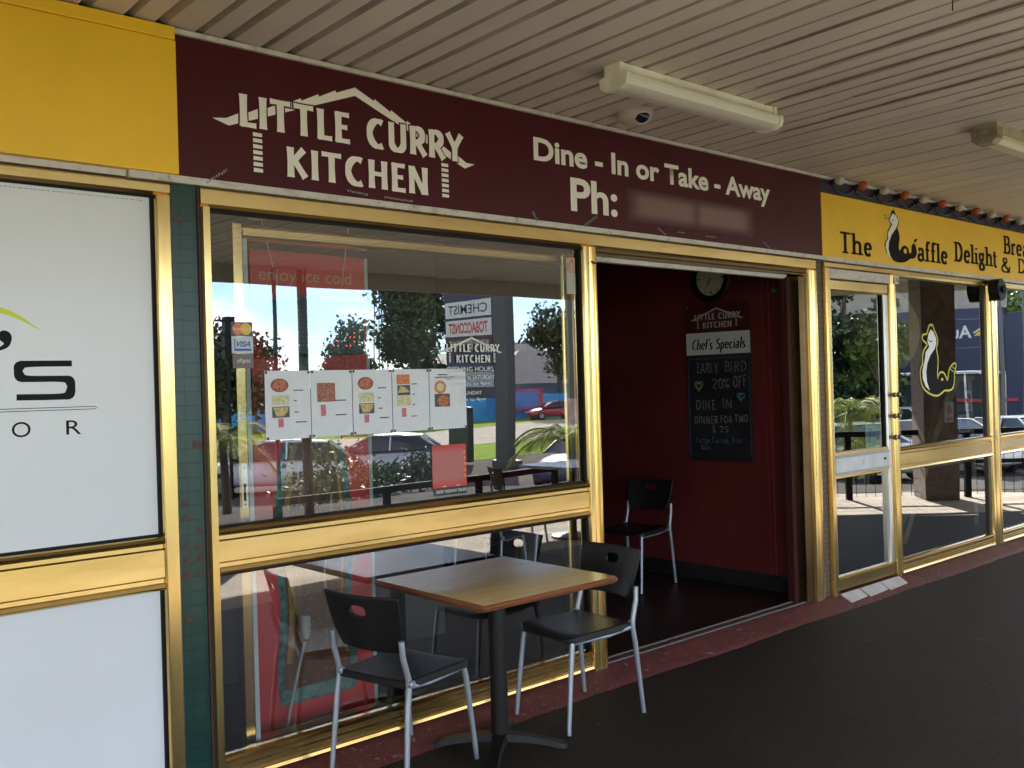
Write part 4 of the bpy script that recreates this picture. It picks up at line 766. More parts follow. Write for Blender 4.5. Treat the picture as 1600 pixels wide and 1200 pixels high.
# ================================================================== CEILING FITTINGS
FIT = mat('cream_enamel', (.82, .77, .66), .4, var=.15, vs_=6); DIFF = mat('ribbed_diffuser', (.80, .76, .68), .35, var=.12, vs_=160, stretch=(1, .05, 1), bump=.2, bs=300)
lt = thing('ceiling_light', 'long cream fluorescent batten light on the soffit above the maroon sign', 'light fitting', (3.75, -.80, 2.9), 0, 'batten lights on the soffit')
YZ = lambda x: Fr((x, 0, 0), (0, 1, 0), (0, 0, 1))
MB().prism(YZ(3.175), [(-.765, 2.972), (-.765, 2.915), (-.685, 2.915), (-.685, 2.972)], 0, 1.185).build('casing', FIT, lt)
MB().prism(YZ(3.20), [(-.80, 2.9145), (-.803, 2.895), (-.795, 2.872), (-.765, 2.858), (-.69, 2.858), (-.662, 2.872), (-.654, 2.895), (-.657, 2.9145)], 0, 1.15).build('diffuser', DIFF, lt, True)
for x in (3.172, 4.35):
    MB().prism(YZ(x), [(-.772, 2.97), (-.772, 2.925), (-.808, 2.918), (-.810, 2.893), (-.80, 2.867), (-.768, 2.852), (-.687, 2.852), (-.656, 2.867), (-.647, 2.893), (-.648, 2.918), (-.678, 2.925), (-.678, 2.97)], 0, .027).build('end_cap', FIT, lt)
OLD = mat('yellowed_enamel', (.42, .37, .24), .5, var=.35, vs_=10, col2=(.16, .14, .09), thr=(.2, .5)); LENS = mat('yellowed_lens', (.62, .60, .40), .3)
l2 = thing('ceiling_light', 'weathered yellowed batten light on the soffit near the cafe sign at far right', 'light fitting', (6.0, -1.4, 2.9), 0, 'batten lights on the soffit')
MB().prism(YZ(5.72), [(-1.33, 2.99), (-1.33, 2.925), (-1.20, 2.925), (-1.20, 2.99)], 0, 1.24).build('casing', OLD, l2)
MB().prism(YZ(5.78), [(-1.325, 2.9245), (-1.325, 2.90), (-1.30, 2.878), (-1.23, 2.878), (-1.205, 2.90), (-1.205, 2.9245)], 0, 1.17).build('diffuser', LENS, l2)
for x in (5.70, 6.91): MB().prism(YZ(x), [(-1.337, 2.96), (-1.337, 2.895), (-1.305, 2.869), (-1.225, 2.869), (-1.193, 2.895), (-1.193, 2.96)], 0, .079).build('end_cap', mat('brown_cap', (.30, .25, .17), .5, var=.4, vs_=20), l2, True)
cm = thing('security_camera', 'small cream dome security camera on the soffit beside the first batten light', 'camera', (3.70, -.40, 2.93))
b = MB(); b.lathe([(.075, 0), (.080, -.012), (.078, -.03), (.060, -.052), (.03, -.062), (.004, -.064)], (3.80, -.30, 2.966), 24, 'z', 1.0, 1.35); b.build('body', mat('cream_plastic', (.60, .53, .46), .4), cm, True)
lx = Matrix.Translation((3.785, -.365, 2.925)) @ Vector((-.5, -.62, -.6)).to_track_quat('Z', 'Y').to_matrix().to_4x4()
b = MB(); b.lathe([(.052, -.02), (.052, .0), (.042, .006), (.040, .004)], (0, 0, 0), 22)
for v in b.b.verts: v.co = lx @ v.co
b.build('lens_ring', mat('cream_plastic', ()), cm, True)
b = MB(); b.lathe([(.039, .0), (.037, .008), (.028, .018), (.014, .024), (.002, .026)], (0, 0, 0), 22)
for v in b.b.verts: v.co = lx @ v.co
b.build('lens_dome', mat('dark_blue_lens', (.008, .012, .03), .08), cm, True)
o = MB().tube([(3.66, -2.0, 3.0), (3.665, -2.0, 2.965), (3.656, -2.004, 2.95), (3.668, -1.997, 2.94), (3.66, -2.0, 2.925)], .0025, 6).build('hanging_wire', BLK, None, True); tag(o, 'short twisted dark wire end dangling from the soffit at the top edge', 'wire')
# ================================================================== TABLE AND CHAIRS
WOOD = mat('laminate_top', (.48, .33, .15), .24, var=.22, vs_=5, stretch=(1, 14, 1), detail=8, rvar=.06); EDGE = mat('reddish_wood_edge', (.22, .072, .030), .4, var=.45, vs_=5, stretch=(2, 30, 30), detail=8)
tb = thing('cafe_table', 'square wood-laminate table on a black cross foot against the big window', 'table', (2.69, -.40, 0))
def rsq(cx, cyy, h, r_, n=5):
    P_ = []
    for sx, sy, a0 in ((1, -1, 270), (1, 1, 0), (-1, 1, 90), (-1, -1, 180)):
        P_ += arc(cx+sx*(h-r_), cyy+sy*(h-r_), r_, r_, a0, a0+90, n)
    return P_
MB().prism(XY, rsq(2.69, -.40, .370, .015), .715, .740).build('tabletop', WOOD, tb)
b = MB(); rings = []
for h, z in ((.3703, .7385), (.376, .735), (.380, .726), (.376, .715), (.370, .712), (.34, .712)):
    rings.append([b.b.verts.new((x, y, z)) for x, y in rsq(2.69, -.40, h, .022)])
for a_, c_ in zip(rings, rings[1:]):
    for i in range(len(a_)): b.b.faces.new((a_[i], a_[(i+1) % len(a_)], c_[(i+1) % len(a_)], c_[i]))
b.build('edge_band', EDGE, tb, True)
cxp, cyp = 2.715, -.375
MB().box(cxp-.16, cxp+.16, cyp-.16, cyp+.16, .690, .7115, .003).build('mounting_plate', IRON, tb)
b = MB(); b.lathe([(.038, .05), (.038, .69)], (cxp, cyp, 0), 28); b.build('column', IRON, tb, True)
for k in range(4):
    a = R(k*90+42); b = MB(); dv = Vector((math.cos(a), math.sin(a), 0)); sv = Vector((-dv.y, dv.x, 0)); prev = None
    for t, hz, wd_, th_ in ((.0, .062, .040, .03), (.05, .060, .036, .03), (.12, .053, .030, .026), (.20, .040, .027, .024), (.26, .026, .030, .022), (.285, .018, .026, .016), (.292, .010, .016, .008)):
        c = Vector((cxp, cyp, 0))+dv*t
        row = [b.b.verts.new(c+sv*wd_+Vector((0, 0, max(hz-th_, 0)))), b.b.verts.new(c+sv*wd_*.8+Vector((0, 0, hz))), b.b.verts.new(c-sv*wd_*.8+Vector((0, 0, hz))), b.b.verts.new(c-sv*wd_+Vector((0, 0, max(hz-th_, 0))))]
        if prev:
            for i in range(4): b.b.faces.new((prev[i], prev[(i+1) % 4], row[(i+1) % 4], row[i]))
        else: b.b.faces.new(row[::-1])
        prev = row
    b.b.faces.new(prev); b.build('foot', IRON, tb)
def make_chair(label):
    t = thing('stacking_chair', label, 'chair', (0, 0, 0), 0, 'black plastic stacking chairs with grey tube legs')
    # local frame: faces +x, seat centre at origin
    b = MB(); n = 14; rows = []
    for i in range(n+1):
        u = i/n; x = .205-.40*u; hw = (.196-.012*u)*(1-(max(0, .10-u)/.10)**2*.25); row = []
        for j in range(13):
            v = -1+2*j/12; z = .438-.006*(1-v*v)*(1 if .1 < u < .95 else .6)-.014*max(0, (.12-u)/.12)
            row.append(b.b.verts.new((x, v*hw, z)))
        rows.append(row)
    for i in range(n):
        for j in range(12): b.b.faces.new((rows[i][j], rows[i][j+1], rows[i+1][j+1], rows[i+1][j]))
    edge = [e for e in b.b.edges if e.is_boundary]; q = bmesh.ops.extrude_edge_only(b.b, edges=edge)
    for g in q['geom']:
        if isinstance(g, bmesh.types.BMVert): g.co.z = .404-.0; g.co.x *= 1.012; g.co.y *= 1.012
    bmesh.ops.holes_fill(b.b, edges=[e for e in b.b.edges if e.is_boundary])
    o = b.build('seat', BLKPL, t, True)
    bv = o.modifiers.new('edge', 'BEVEL'); bv.width = .006; bv.segments = 2; bv.limit_method = 'ANGLE'; bv.angle_limit = R(45)
    # backrest: curved panel with an oval grip hole
    b = MB(); NU, NV = 28, 20; zs = [.545+.215*k/NV for k in range(NV+1)]; g = {}
    def bp(u, z):   # u -1..1
        t_ = (z-.545)/.215; hw = .178+.022*t_; rn = 1-(max(0, .45-t_)/.45)**1.6*.16
        return Vector((-.200-.055*t_-.030*(1-u*u)+.006, u*hw*rn, z+.010*(1-u*u)*t_+.012*u*u*t_))
    hz, hu = .7005, 0.0; rU, rZ = .215, .0195; du = 2/NU
    hole = set()
    for i in range(NU):
        for k in range(NV):
            uc = -1+(i+.5)*du; zc = (zs[k]+zs[k+1])/2
            if abs(uc-hu) < rU and abs(zc-hz) < rZ: hole.add((i, k))
    ia, ib = min(i for i, k in hole), max(i for i, k in hole)+1; ka, kb = min(k for i, k in hole), max(k for i, k in hole)+1
    for i in range(NU+1):
        for k in range(NV+1):
            uu, zz = -1+i*du, zs[k]
            if ia <= i <= ib and ka <= k <= kb and (i in (ia, ib) or k in (ka, kb)):
                a_ = math.atan2((zz-hz)/rZ, (uu-hu)/rU); q_ = (abs(math.cos(a_))**3.2+abs(math.sin(a_))**3.2)**(-1/3.2); uu, zz = hu+rU*q_*math.cos(a_), hz+rZ*q_*math.sin(a_)
            g[i, k] = b.b.verts.new(bp(uu, zz))
    for i in range(NU):
        for k in range(NV):
            if (i, k) not in hole: b.b.faces.new((g[i, k], g[i+1, k], g[i+1, k+1], g[i, k+1]))
    for v in [v for v in b.b.verts if not v.link_faces]: b.b.verts.remove(v)
    o = b.build('backrest', BLKPL, t, True)
    s = o.modifiers.new('thick', 'SOLIDIFY'); s.thickness = .013; s.offset = 0
    bv = o.modifiers.new('edge', 'BEVEL'); bv.width = .004; bv.segments = 2; bv.limit_method = 'ANGLE'; bv.angle_limit = R(50)
    for s_ in (1, -1):
        MB().tube([(.175, s_*.165, .41), (.185, s_*.170, .36), (.228, s_*.183, .004)], [.0125, .0125, .0105], 12).build('front_leg', ALU, t, True)
        MB().tube([(-.222, s_*.186, .60), (-.218, s_*.188, .535), (-.192, s_*.190, .45), (-.190, s_*.190, .41), (-.202, s_*.192, .34), (-.236, s_*.203, .004)], [.0125]*4+[.0125, .0105], 12).build('rear_leg', ALU, t, True)
        MB().tube([(-.190, s_*.185, .415), (-.05, s_*.17, .396), (.15, s_*.16, .396), (.175, s_*.165, .405)], .010, 8).build('side_rail', ALU, t, True)
        MB().lathe([(.016, 0), (.016, .014), (.010, .02)], (-.19, s_*.190-.007, .43), 10, 'y').build('bracket', ALU, t, True)
    return t
ch = make_chair('black stacking chair left of the wooden table, nearest the white panel')
spots = [(2.285, -.29, R(13), None), (3.235, -.335, R(178), 'black stacking chair right of the wooden table, its back to the doorway'), (5.42, 1.22, R(190), 'black stacking chair inside the doorway by the red wall'),
         (5.15, 1.85, R(160), 'dim black stacking chair deep in the dark room left of the doorway chair'), (6.35, -3.55, R(20), 'black chair mirrored low in the big window, left of the grey outdoor table'), (7.65, -3.35, R(185), 'black chair mirrored low in the big window, right of the grey outdoor table'), (4.6, 1.9, R(20), 'dark chair tucked at the unlit table inside the restaurant')]
for i, (x, y, a, lb) in enumerate(spots):
    c = ch if i == 0 else copy_tree(ch)
    c.location = (x, y, .05 if y > 0 else 0); c.rotation_euler = (0, 0, a)
    if lb: c['label'] = lb
it = thing('dining_table', 'unlit black dining table in the dark interior beyond the doorway', 'table', (4.9, 1.9, .05))
MB().box(4.55, 5.25, 1.55, 2.25, .74, .77, .004).build('tabletop', mat('black_laminate', (.02, .018, .018), .3), it); MB().lathe([(.2, .05), (.2, .07), (.04, .09), (.035, .74)], (4.9, 1.9, 0), 20).build('pedestal', IRON, it, True)
ot = thing('outdoor_table', 'grey outdoor table mirrored in the bottom right of the big window', 'table', (7.0, -3.45, 0))
MB().box(6.62, 7.38, -3.83, -3.07, .715, .745, .004).build('tabletop', mat('grey_laminate', (.32, .33, .35), .2), ot); MB().lathe([(.22, 0), (.22, .02), (.04, .05), (.035, .715)], (7.0, -3.45, 0), 20).build('pedestal', IRON, ot, True)
# ================================================================== CAFE WINDOW THINGS
ct = thing('cat_decal', 'large black and white cat sticker with a yellow outline on the cafe window', 'sticker', (7.7, 0, 1.4))
pts = smoothp(CAT2)
b = MB(); b.ribbon(SF, pts, .030, .0, closed=True); b.build('yellow_outline', mat('yellow_outline', (.72, .62, .05), .5), ct, flip=False)
MB().poly(SF, pts, .0006).build('black_body', mat('decal_black', (.010, .007, .006), .7, spec=.1), ct, flip=False)
MB().poly(SF, CAT2W, .0012).build('white_fur', mat('white_paint', ()), ct, flip=False)
b = MB(); b.poly(SF, smoothp(CAT2H), .0012); b.ribbon(SF, [(8.00, 1.60), (8.06, 1.575)], .008, .0012); b.ribbon(SF, [(8.02, 1.625), (8.08, 1.60)], .008, .0012); b.build('yellow_mark', mat('yellow_outline', ()), ct, flip=False)
MB().ribbon(SF, arc(7.66, 1.845, .035, .022, 190, 330, 8), .008, .0018).build('closed_eye', INK, ct, flip=False)
ln = thing('paper_lantern', 'faint yellow round paper lantern hanging inside the cafe behind the door', 'lantern', (8.32, .8, 1.9))
MB().sphere((8.32, .8, 1.95), .36, 4, (1, 1, 1.15)).build('shade', mat('yellow_paper', (.62, .48, .20), .8), ln, True)
MB().tube([(8.32, .8, 2.7), (8.32, .8, 2.35)], .004, 6).build('cord', CORD, ln)
es = thing('easel', 'pale wooden easel standing just inside the cafe window', 'easel', (9.15, .55, .05))
PW = mat('pale_timber', (.50, .42, .24), .6, var=.2, vs_=10)
for nm, a, c in (('leg', (9.14, .5, 1.50), (8.36, .62, .05)), ('leg', (9.50, .5, 1.52), (9.86, .62, .05)), ('crossbar', (9.10, .48, 1.515), (9.54, .48, 1.515)), ('leg', (9.3, .52, 1.5), (9.25, 1.1, .05)), ('crossbar', (8.55, .55, .72), (9.70, .55, .72))):
    MB().tube([a, c], .026, 4).build(nm, PW, es)
for i, (a, c, e, f, lb, m_) in enumerate(((8.84, 9.02, 1.11, 1.30, 'tilted pale picture card left of the easel top in the cafe window', CAN), (9.26, 9.42, 1.20, 1.40, 'picture card with a dark round dish hanging right of the easel top', PLT), (9.12, 9.36, 1.0, 1.17, 'lowest picture card on the easel in the cafe window', BUTT))):
    t = thing('picture_card', lb, 'card', ((a+c)/2, .44, e)); MB().box(a, c, .44, .446, e, f).build('card', mat('card_white', (.6, .6, .6), .5), t)
    b = MB(); b.disc(F2(.44), (a+c)/2, e+(f-e)*.62, .055, .045, .0008, 16); b.build('photo', m_, t, flip=False)
    MB().poly(F2(.44), [(a+.03, e+.02), (c-.03, e+.02), (c-.03, e+.05), (a+.03, e+.05)], .0008).build('red_caption', CAN, t, flip=False)
for i, (a, c, e, f, lb) in enumerate(((6.62, 6.86, 1.04, 1.22, 'small pale blue flyer at the bottom corner of the cafe door glass'), (7.05, 7.16, 1.02, 1.26, 'small pale blue flyer at the bottom left of the cat window'))):
    t = thing('flyer', lb, 'flyer', ((a+c)/2, .01, e)); MB().box(a, c, .012, .014, e, f).build('sheet', mat('pale_flyer', (.42, .55, .58), .5), t); MB().ribbon(F2(.012), [(a+.06, e+.03), (a+.06, e+.12), (a+.03, e+.13), (a+.09, e+.13)], .018, .0008).build('palm_print', mat('teal_print', (.05, .30, .28), .5), t, flip=False)
# ================================================================== THE STREET MIRRORED IN THE WINDOWS
def leafy(b, c, rad, n, sz, rnd, sc=(1, 1, .8)):
    for _ in range(n):
        while True:
            v = Vector((rnd.uniform(-1, 1), rnd.uniform(-1, 1), rnd.uniform(-1, 1)))
            if .1 < v.length < 1: break
        p = Vector(c)+Vector((v.x*sc[0], v.y*sc[1], v.z*sc[2]))*rad*rnd.uniform(.6, 1.5)
        a = Vector((rnd.gauss(0, 1), rnd.gauss(0, 1), rnd.gauss(0, 1))).normalized(); q = a.cross(Vector((rnd.gauss(0, 1), rnd.gauss(0, 1), rnd.gauss(0, 1)))).normalized(); s_ = sz*rnd.uniform(.5, 1.3)
        b.face([p-a*s_, p+q*s_*.6, p+a*s_, p-q*s_*.6])
LEAF = [mat('eucalypt_leaves', (.060, .085, .030), .8, var=.5, vs_=1.2), mat('dark_leaves', (.030, .060, .016), .65, var=.5, vs_=1.5), mat('bright_leaves', (.075, .13, .02), .6, var=.5, vs_=2)]
BARK = mat('bark', (.12, .085, .06), .85, var=.4, vs_=6)
def tree(label, base, h, rad, n, leaf, seed, lift=.45, sz=.28, name='gum_tree', clumps=16, group='trees beyond the road mirrored in the windows'):
    rnd = random.Random(seed); t = thing(name, label, 'tree', base, 0, group); B_ = Vector(base)
    pts = []; tr = MB(); tip = B_+Vector((rnd.uniform(-.4, .4), rnd.uniform(-.4, .4), h*.85)); tr.tube([B_, B_.lerp(tip, .35)+Vector((.15, .1, 0)), B_.lerp(tip, .7), tip], [rad*.075, rad*.055, rad*.035, rad*.012], 8)
    cb = MB()
    for k in range(clumps):
        a = rnd.uniform(0, 6.28); zz = h*rnd.uniform(lift, .98); rr = rad*rnd.uniform(.15, .85)*(1.05-.55*(zz/h-lift)/(1-lift)); c = B_+Vector((math.cos(a)*rr, math.sin(a)*rr, zz))
        st_ = B_.lerp(tip, max(.25, (zz/h)*.75)); tr.tube([st_, st_.lerp(c, .6)+Vector((0, 0, .1*rad)), c], [rad*.028, rad*.018, rad*.006], 6)
        leafy(cb, c, rad*rnd.uniform(.24, .42), int(n*1.7)//clumps, sz*.7, rnd)
    tr.build('trunk', BARK, t, True); cb.build('crown', leaf, t, flip=False); return t
tree('tall ragged gum tree beyond the road, mirrored left of the pylon sign', (47.2, -62, -1.2), 11.2, 4.6, 5200, LEAF[0], 1, .35, .33)
tree('rounded tree beyond the road, mirrored behind the LED sign', (41.3, -62, -1.2), 8.8, 3.4, 4200, LEAF[1], 2, .2, .30)
tree('loose gum tree beside the big grey roof, mirrored at the right of the big window', (57.0, -55, -1.2), 8.8, 3.8, 3200, LEAF[0], 3, .5, .28)
tree('low bushy tree far off between two roofs, mirrored in the big window', (84.8, -90, -1.2), 7.8, 4.0, 2000, LEAF[1], 4, .3, .4)
tree('broad dark tree mirrored at the left edge of the big window', (20.0, -40, -1.2), 5.4, 3.2, 3600, LEAF[1], 5, .2, .24)
tree('small tree mirrored behind the payment stickers', (31.5, -60, -1.2), 5.6, 2.8, 2400, LEAF[0], 15, .2, .24)
tree('far tree crown mirrored just right of the tall gum', (50.8, -66, -1.2), 6.5, 3.0, 2200, LEAF[1], 16, .2, .3)
for i, (x, y, h, r_, s_, lf, lb) in enumerate(((37, -19.6, 6.6, 2.4, 21, 0, 'tall thin-topped tree mirrored at the left of the cafe door'), (37, -17.4, 6.0, 1.9, 22, 1, 'dense dark tree mirrored in the middle of the cafe door'), (38, -16.4, 5.3, 1.7, 23, 1, 'dark tree mirrored between the cafe door and the brick column'), (35, -18.0, 3.6, 2.0, 24, 1, 'low dark shrubby tree under the taller ones mirrored in the cafe door'), (36, -15.6, 3.4, 1.5, 25, 2, 'low bright green tree mirrored left of the brick column'))):
    tree(lb, (x, y, -1.2), h+1.2, r_, 4200, LEAF[lf], s_, .12, .20, 'leafy_tree', 18, 'trees of the car park mirrored in the cafe door')
tree('distant round tree mirrored above the blue building', (70, -23.6, -1.2), 8.0, 3.2, 1800, LEAF[2], 31, .3, .3)
def palm(label, base, h, fl, n, seed, sz=1.0):
    rnd = random.Random(seed); t = thing('palm', label, 'palm', base, 0, 'palms mirrored in the windows'); B_ = Vector(base)
    MB().tube([B_, B_+Vector((.04, .02, h*.5)), B_+Vector((0, 0, h))], [.10*sz, .075*sz, .06*sz], 10).build('trunk', BARK, t, True)
    top = B_+Vector((0, 0, h)); b = MB()
    for k in range(n):
        a = 6.283*k/n+rnd.uniform(-.3, .3); el = rnd.uniform(.15, 1.25); L_ = fl*rnd.uniform(.8, 1.1); d = Vector((math.cos(a), math.sin(a), 0)); pts = []
        for i in range(13):
            u = i/12; pts.append(top+d*(L_*u*math.cos(el*.7)*(1-.1*u))+Vector((0, 0, L_*(math.sin(el)*u*.9-(.75)*u*u))))
        sd_ = Vector((-d.y, d.x, 0))
        for i in range(1, 12):
            for s_ in (1, -1):
                for q in (0, .33, .66):
                    p = pts[i].lerp(pts[i+1], q); w_l = fl*.30*math.sin(math.pi*min(1, (i+q)/12*.85+.12)); tipp = p+sd_*s_*w_l*.9+(pts[i+1]-pts[i]).normalized()*w_l*.6+Vector((0, 0, -w_l*.35*rnd.uniform(.4, 1.3))); wd_ = (pts[i+1]-pts[i]).normalized()*fl*.009
                    b.face([p-wd_, p+wd_, tipp])
        b.tube(pts, [.012*fl]*12+[.003*fl], 4)
    b.build('fronds', mat('palm_fronds', (.18, .22, .025), .8, var=.4, vs_=3), t, flip=False); return t
palm('arching yellow-green palm mirrored at the right side of the big window', (14.6, -11.2, -1.2), 1.5, 1.7, 17, 1)
palm('fan of palm leaves mirrored beside the menu pages, left of the red banner', (6.7, -11.0, -1.2), 2.0, 1.25, 15, 2)
palm('young palm with spiky leaves mirrored in the cafe door', (22, -8.8, -1.2), 1.9, 1.7, 20, 3, .8)
palm('small palm mirrored low in the cafe door beside the young one', (21.2, -8.0, -1.2), 1.1, 1.2, 14, 4, .6)
def bush(label, c, r_, seed, leaf, h=.8):
    t = thing('shrub', label, 'shrub', (c[0], c[1], c[2])); rnd = random.Random(seed); b = MB()
    for k in range(9): leafy(b, (c[0]+rnd.uniform(-.6, .6)*r_, c[1]+rnd.uniform(-.5, .5)*r_, c[2]+h*rnd.uniform(.3, .85)), r_*.45, 150, .06, rnd)
    b.build('foliage', leaf, t, flip=False); MB().tube([(c[0], c[1], c[2]), (c[0], c[1], c[2]+h*.6)], .03, 6).build('stem', BARK, t)
bush('dark leafy shrub mirrored beside the small red poster', (15.0, -17.2, -1.2), 1.1, 1, LEAF[1], .95)
bush('yellowish shrub mirrored below the menu pages over the red banner', (9.9, -13, -1.2), 1.3, 2, LEAF[2], 1.9)
bush('second dark shrub mirrored left of the small red poster', (13.9, -17.6, -1.2), .9, 3, LEAF[1], .8)
# pylon sign, standing across the view and read from the footpath
py = thing('pylon_sign', 'tall dark pylon sign with chemist and tobacconist panels, mirrored in the big window', 'sign', (21.3, -21.2, -1.2))
DG_ = mat('dark_grey_steel', (.045, .055, .058), .45)
MB().box(21.15, 21.5, -21.35, -20.68, -1.2, 6.4, .02).build('post', DG_, py); b = MB(); b.box(21.1, 21.55, -21.5, -20.4, -1.2, -.95, .02); b.build('footing', DG_, py)
MB().box(21.2, 21.45, -24.0, -21.36, 1.2, 6.3).build('sign_box', mat('navy_sign', (.014, .022, .055), .4), py); MB().box(21.2, 21.45, -24.05, -22.9, -1.1, .9, .05).build('lower_box', mat('dark_teal_box', (.016, .028, .028), .4), py)
PS = side(21.2)
def prow(z0, z1, c, s_=None, tc_=None, pad=.10, bold=.01):
    MB().fbox(PS, 21.42, 23.93, z0, z1, .002, .02).build('sign_panel', c, py)
    if s_: text('lettering', s_, PS, 21.60, 23.75, z0+pad, z1-pad, .022, tc_, py, bold=bold)
LIT = mat('sign_white', (.62, .62, .62), .5)
prow(3.95, 4.52, LIT, 'CHEMIST', mat('ink_navy', (.02, .02, .05), .5), .12); prow(3.30, 3.86, LIT, 'TOBACCONIST', mat('ink_red', (.42, .02, .03), .5), .09, .03)
prow(2.76, 3.24, mat('sign_maroon', (.07, .014, .02), .5), 'INDIAN RESTAURANT', mat('sign_cream', (.55, .48, .42), .5), .08); prow(2.14, 2.70, mat('sign_navy2', (.02, .03, .08), .5)); prow(1.58, 2.08, mat('sign_grey', (.30, .33, .38), .5))
text('lettering', 'Railway Bakery', PS, 21.6, 23.7, 4.68, 5.0, .003, mat('sign_pale', (.45, .5, .6), .5), py, shear=.3) if 0 else skel('lettering', 'Bakery', PS, 21.6, 23.7, 4.62, 4.95, .003, mat('sign_pale', (.45, .5, .6), .5), py, tv=.12, th=.08, shear=.2) if 0 else None
def cyl(name, label, cat, a, c, r_, m): return tag(MB().tube([a, c], r_, 10).build(name, m, None, True), label, cat)
GP = mat('galvanised_post', (.10, .11, .10), .5)
cyl('short_post', 'short dark post at the road edge mirrored below the fourth menu page', 'post', (25.3, -31.7, -1.2), (25.3, -31.7, 1.6), .13, GP)
cyl('power_pole', 'dark timber pole mirrored at the right edge of the big window', 'pole', (17.6, -14, -1.2), (17.6, -14, 5.2), .11, GP)
sg = thing('street_sign', 'small red and white sign on a dark pole mirrored beside the gold mullion', 'sign', (17.5, -13.8, .3)); MB().box(17.15, 17.6, -13.86, -13.82, .35, 1.2).build('plate', mat('sign_red_white', (.45, .20, .18), .5, var=.5, vs_=3, col2=(.55, .5, .48)), sg)
tf = thing('traffic_light', 'black traffic light mirrored beside the payment stickers', 'traffic light', (11.07, -20, -1.2))
MB().box(10.93, 11.2, -20.15, -19.9, 2.45, 3.55, .03).build('housing', IRON, tf); MB().tube([(11.07, -20.02, -1.2), (11.07, -20.02, 2.45)], .05, 8).build('pole', IRON, tf)
for z in (2.65, 3.0, 3.35): MB().prism(Fr((10.70, -20.1, z), (0, 1, 0), (0, 0, 1)), [(0, .12), (.15, .12), (.15, .08), (0, .08)], 0, .25).build('visor', IRON, tf)
# blue fence, banner, red car, houses, tower
bf = thing('blue_fence', 'bright blue hoarding along the far side of the road, mirrored in the big window', 'fence', (40, -56, -1.2))
BLUE = mat('blue_sheet', (.05, .33, .72), .5, var=.3, vs_=.6)
fp = [(10, -57), (38, -57), (52, -55), (66, -51)]
for (a, c) in zip(fp, fp[1:]):
    v = Vector((c[0]-a[0], c[1]-a[1], 0)); l = v.length; v.normalize(); fr = Fr((a[0], a[1], 0), v, (0, 0, 1)) if v.x > 0 else None
    n_ = int(l/2.4)
    for k in range(n_):
        MB().fbox(fr, k*l/n_+.03, (k+1)*l/n_-.03, -1.15, .85, -.04, 0).build('panel', BLUE, bf)
wl_ = MB().prism(XY, [(8, -60.5), (8, -60.8), (50, -59.3), (74, -54.3), (74, -54), (50, -59)], -1.2, 1.7); tag(wl_.build('retaining_wall', mat('blue_grey_wall', (.12, .15, .19), .8, var=.2, vs_=.5)), 'long blue-grey wall behind the blue hoarding, mirrored in the big window', 'wall')
bb = thing('roadside_banner', 'red and blue advertising banner on the hoarding, mirrored right of the pylon sign', 'banner', (49, -54.5, -1.2)); v = Vector((1, .14, 0)).normalized(); fr = Fr((54.0, -53.9, 0), (-1, -.14, 0), (0, 0, 1))
MB().fbox(fr, 0, 4.3, -.45, 1.35, -.05, 0).build('cloth', softpatch('banner_print', (.45, .05, .10), (.10, .22, .55), 0, 1, 0, 1, ((.02, .95),)), bb)
def roofhouse(label, c, w_h, d_h, hw, hr, mw, mr, rz=0):
    t = thing('house', label, 'house', (c[0], c[1], -1.2), rz); M_ = WM[t.name]
    b = MB(); b.box(-w_h, w_h, -d_h, d_h, 0, hw)
    for q in b.b.verts: q.co = M_ @ q.co
    b.build('wall', mw, t); b = MB(); e_ = [(-w_h-.5, -d_h-.5, hw), (w_h+.5, -d_h-.5, hw), (w_h+.5, d_h+.5, hw), (-w_h-.5, d_h+.5, hw)]; g_ = [(-w_h*.3, 0, hr), (w_h*.3, 0, hr)]
    b.face([e_[3], e_[2], g_[1], g_[0]]); b.face([e_[1], e_[0], g_[0], g_[1]]); b.face([e_[2], e_[1], g_[1]]); b.face([e_[0], e_[3], g_[0]]); b.face(e_)
    for q in b.b.verts: q.co = M_ @ q.co
    b.build('roof', mr, t)
    for k in (-.5, .4):
        b = MB(); b.box(k*w_h-.6, k*w_h+.6, d_h+.0, d_h+.05, hw*.35, hw*.75)
        for q in b.b.verts: q.co = M_ @ q.co
        b.build('window', DARK2, t)
RF = mat('grey_roof_tiles', (.22, .21, .21), .7, var=.2, vs_=2); RF2 = mat('dark_roof_tiles', (.12, .115, .115), .7, var=.2, vs_=2); WLc = mat('cream_wall', (.45, .38, .26), .8)
roofhouse('house with a big pale grey hip roof mirrored right of the pylon sign', (66.8, -68, 0), 8.6, 4.5, 3.0, 6.3, WLc, RF, R(8)); roofhouse('small cream house with a dark gable roof mirrored left of the pylon sign', (54.8, -68, 0), 4.0, 4, 3.6, 5.8, WLc, RF2, R(5)); roofhouse('second grey roof behind the large one mirrored at the right of the big window', (74, -80, 0), 6, 4, 4.4, 7.6, WLc, RF)
tw = thing('radio_tower', 'thin lattice radio tower mirrored above the menu pages', 'tower', (102.7, -150, -1.2)); b = MB()
for s_, q in ((-1, -1), (1, -1), (1, 1), (-1, 1)): b.tube([(102.7+s_*.9, -150+q*.9, -1.2), (102.7+s_*.55, -150+q*.55, 40)], .09, 5)
for k in range(34):
    z = k*1.2; f_ = .9-.35*z/40; s_ = 1 if k % 2 else -1; b.tube([(102.7-f_*s_, -149.2, z), (102.7+f_*s_, -149.2, z+1.2)], .055, 4)
b.build('lattice', GP, tw)
b = MB()
for k, (z, dz) in enumerate(((9.5, 0), (8.9, .3), (8.2, .5), (10.4, .2), (7.2, -.2))):
    b.tube([(-20, -38, z), (0, -37.5-k*.2, z-.7), (20, -37, z-.2+dz), (40, -37, z+1.2+dz), (70, -36, z+1.5)], .022, 4)
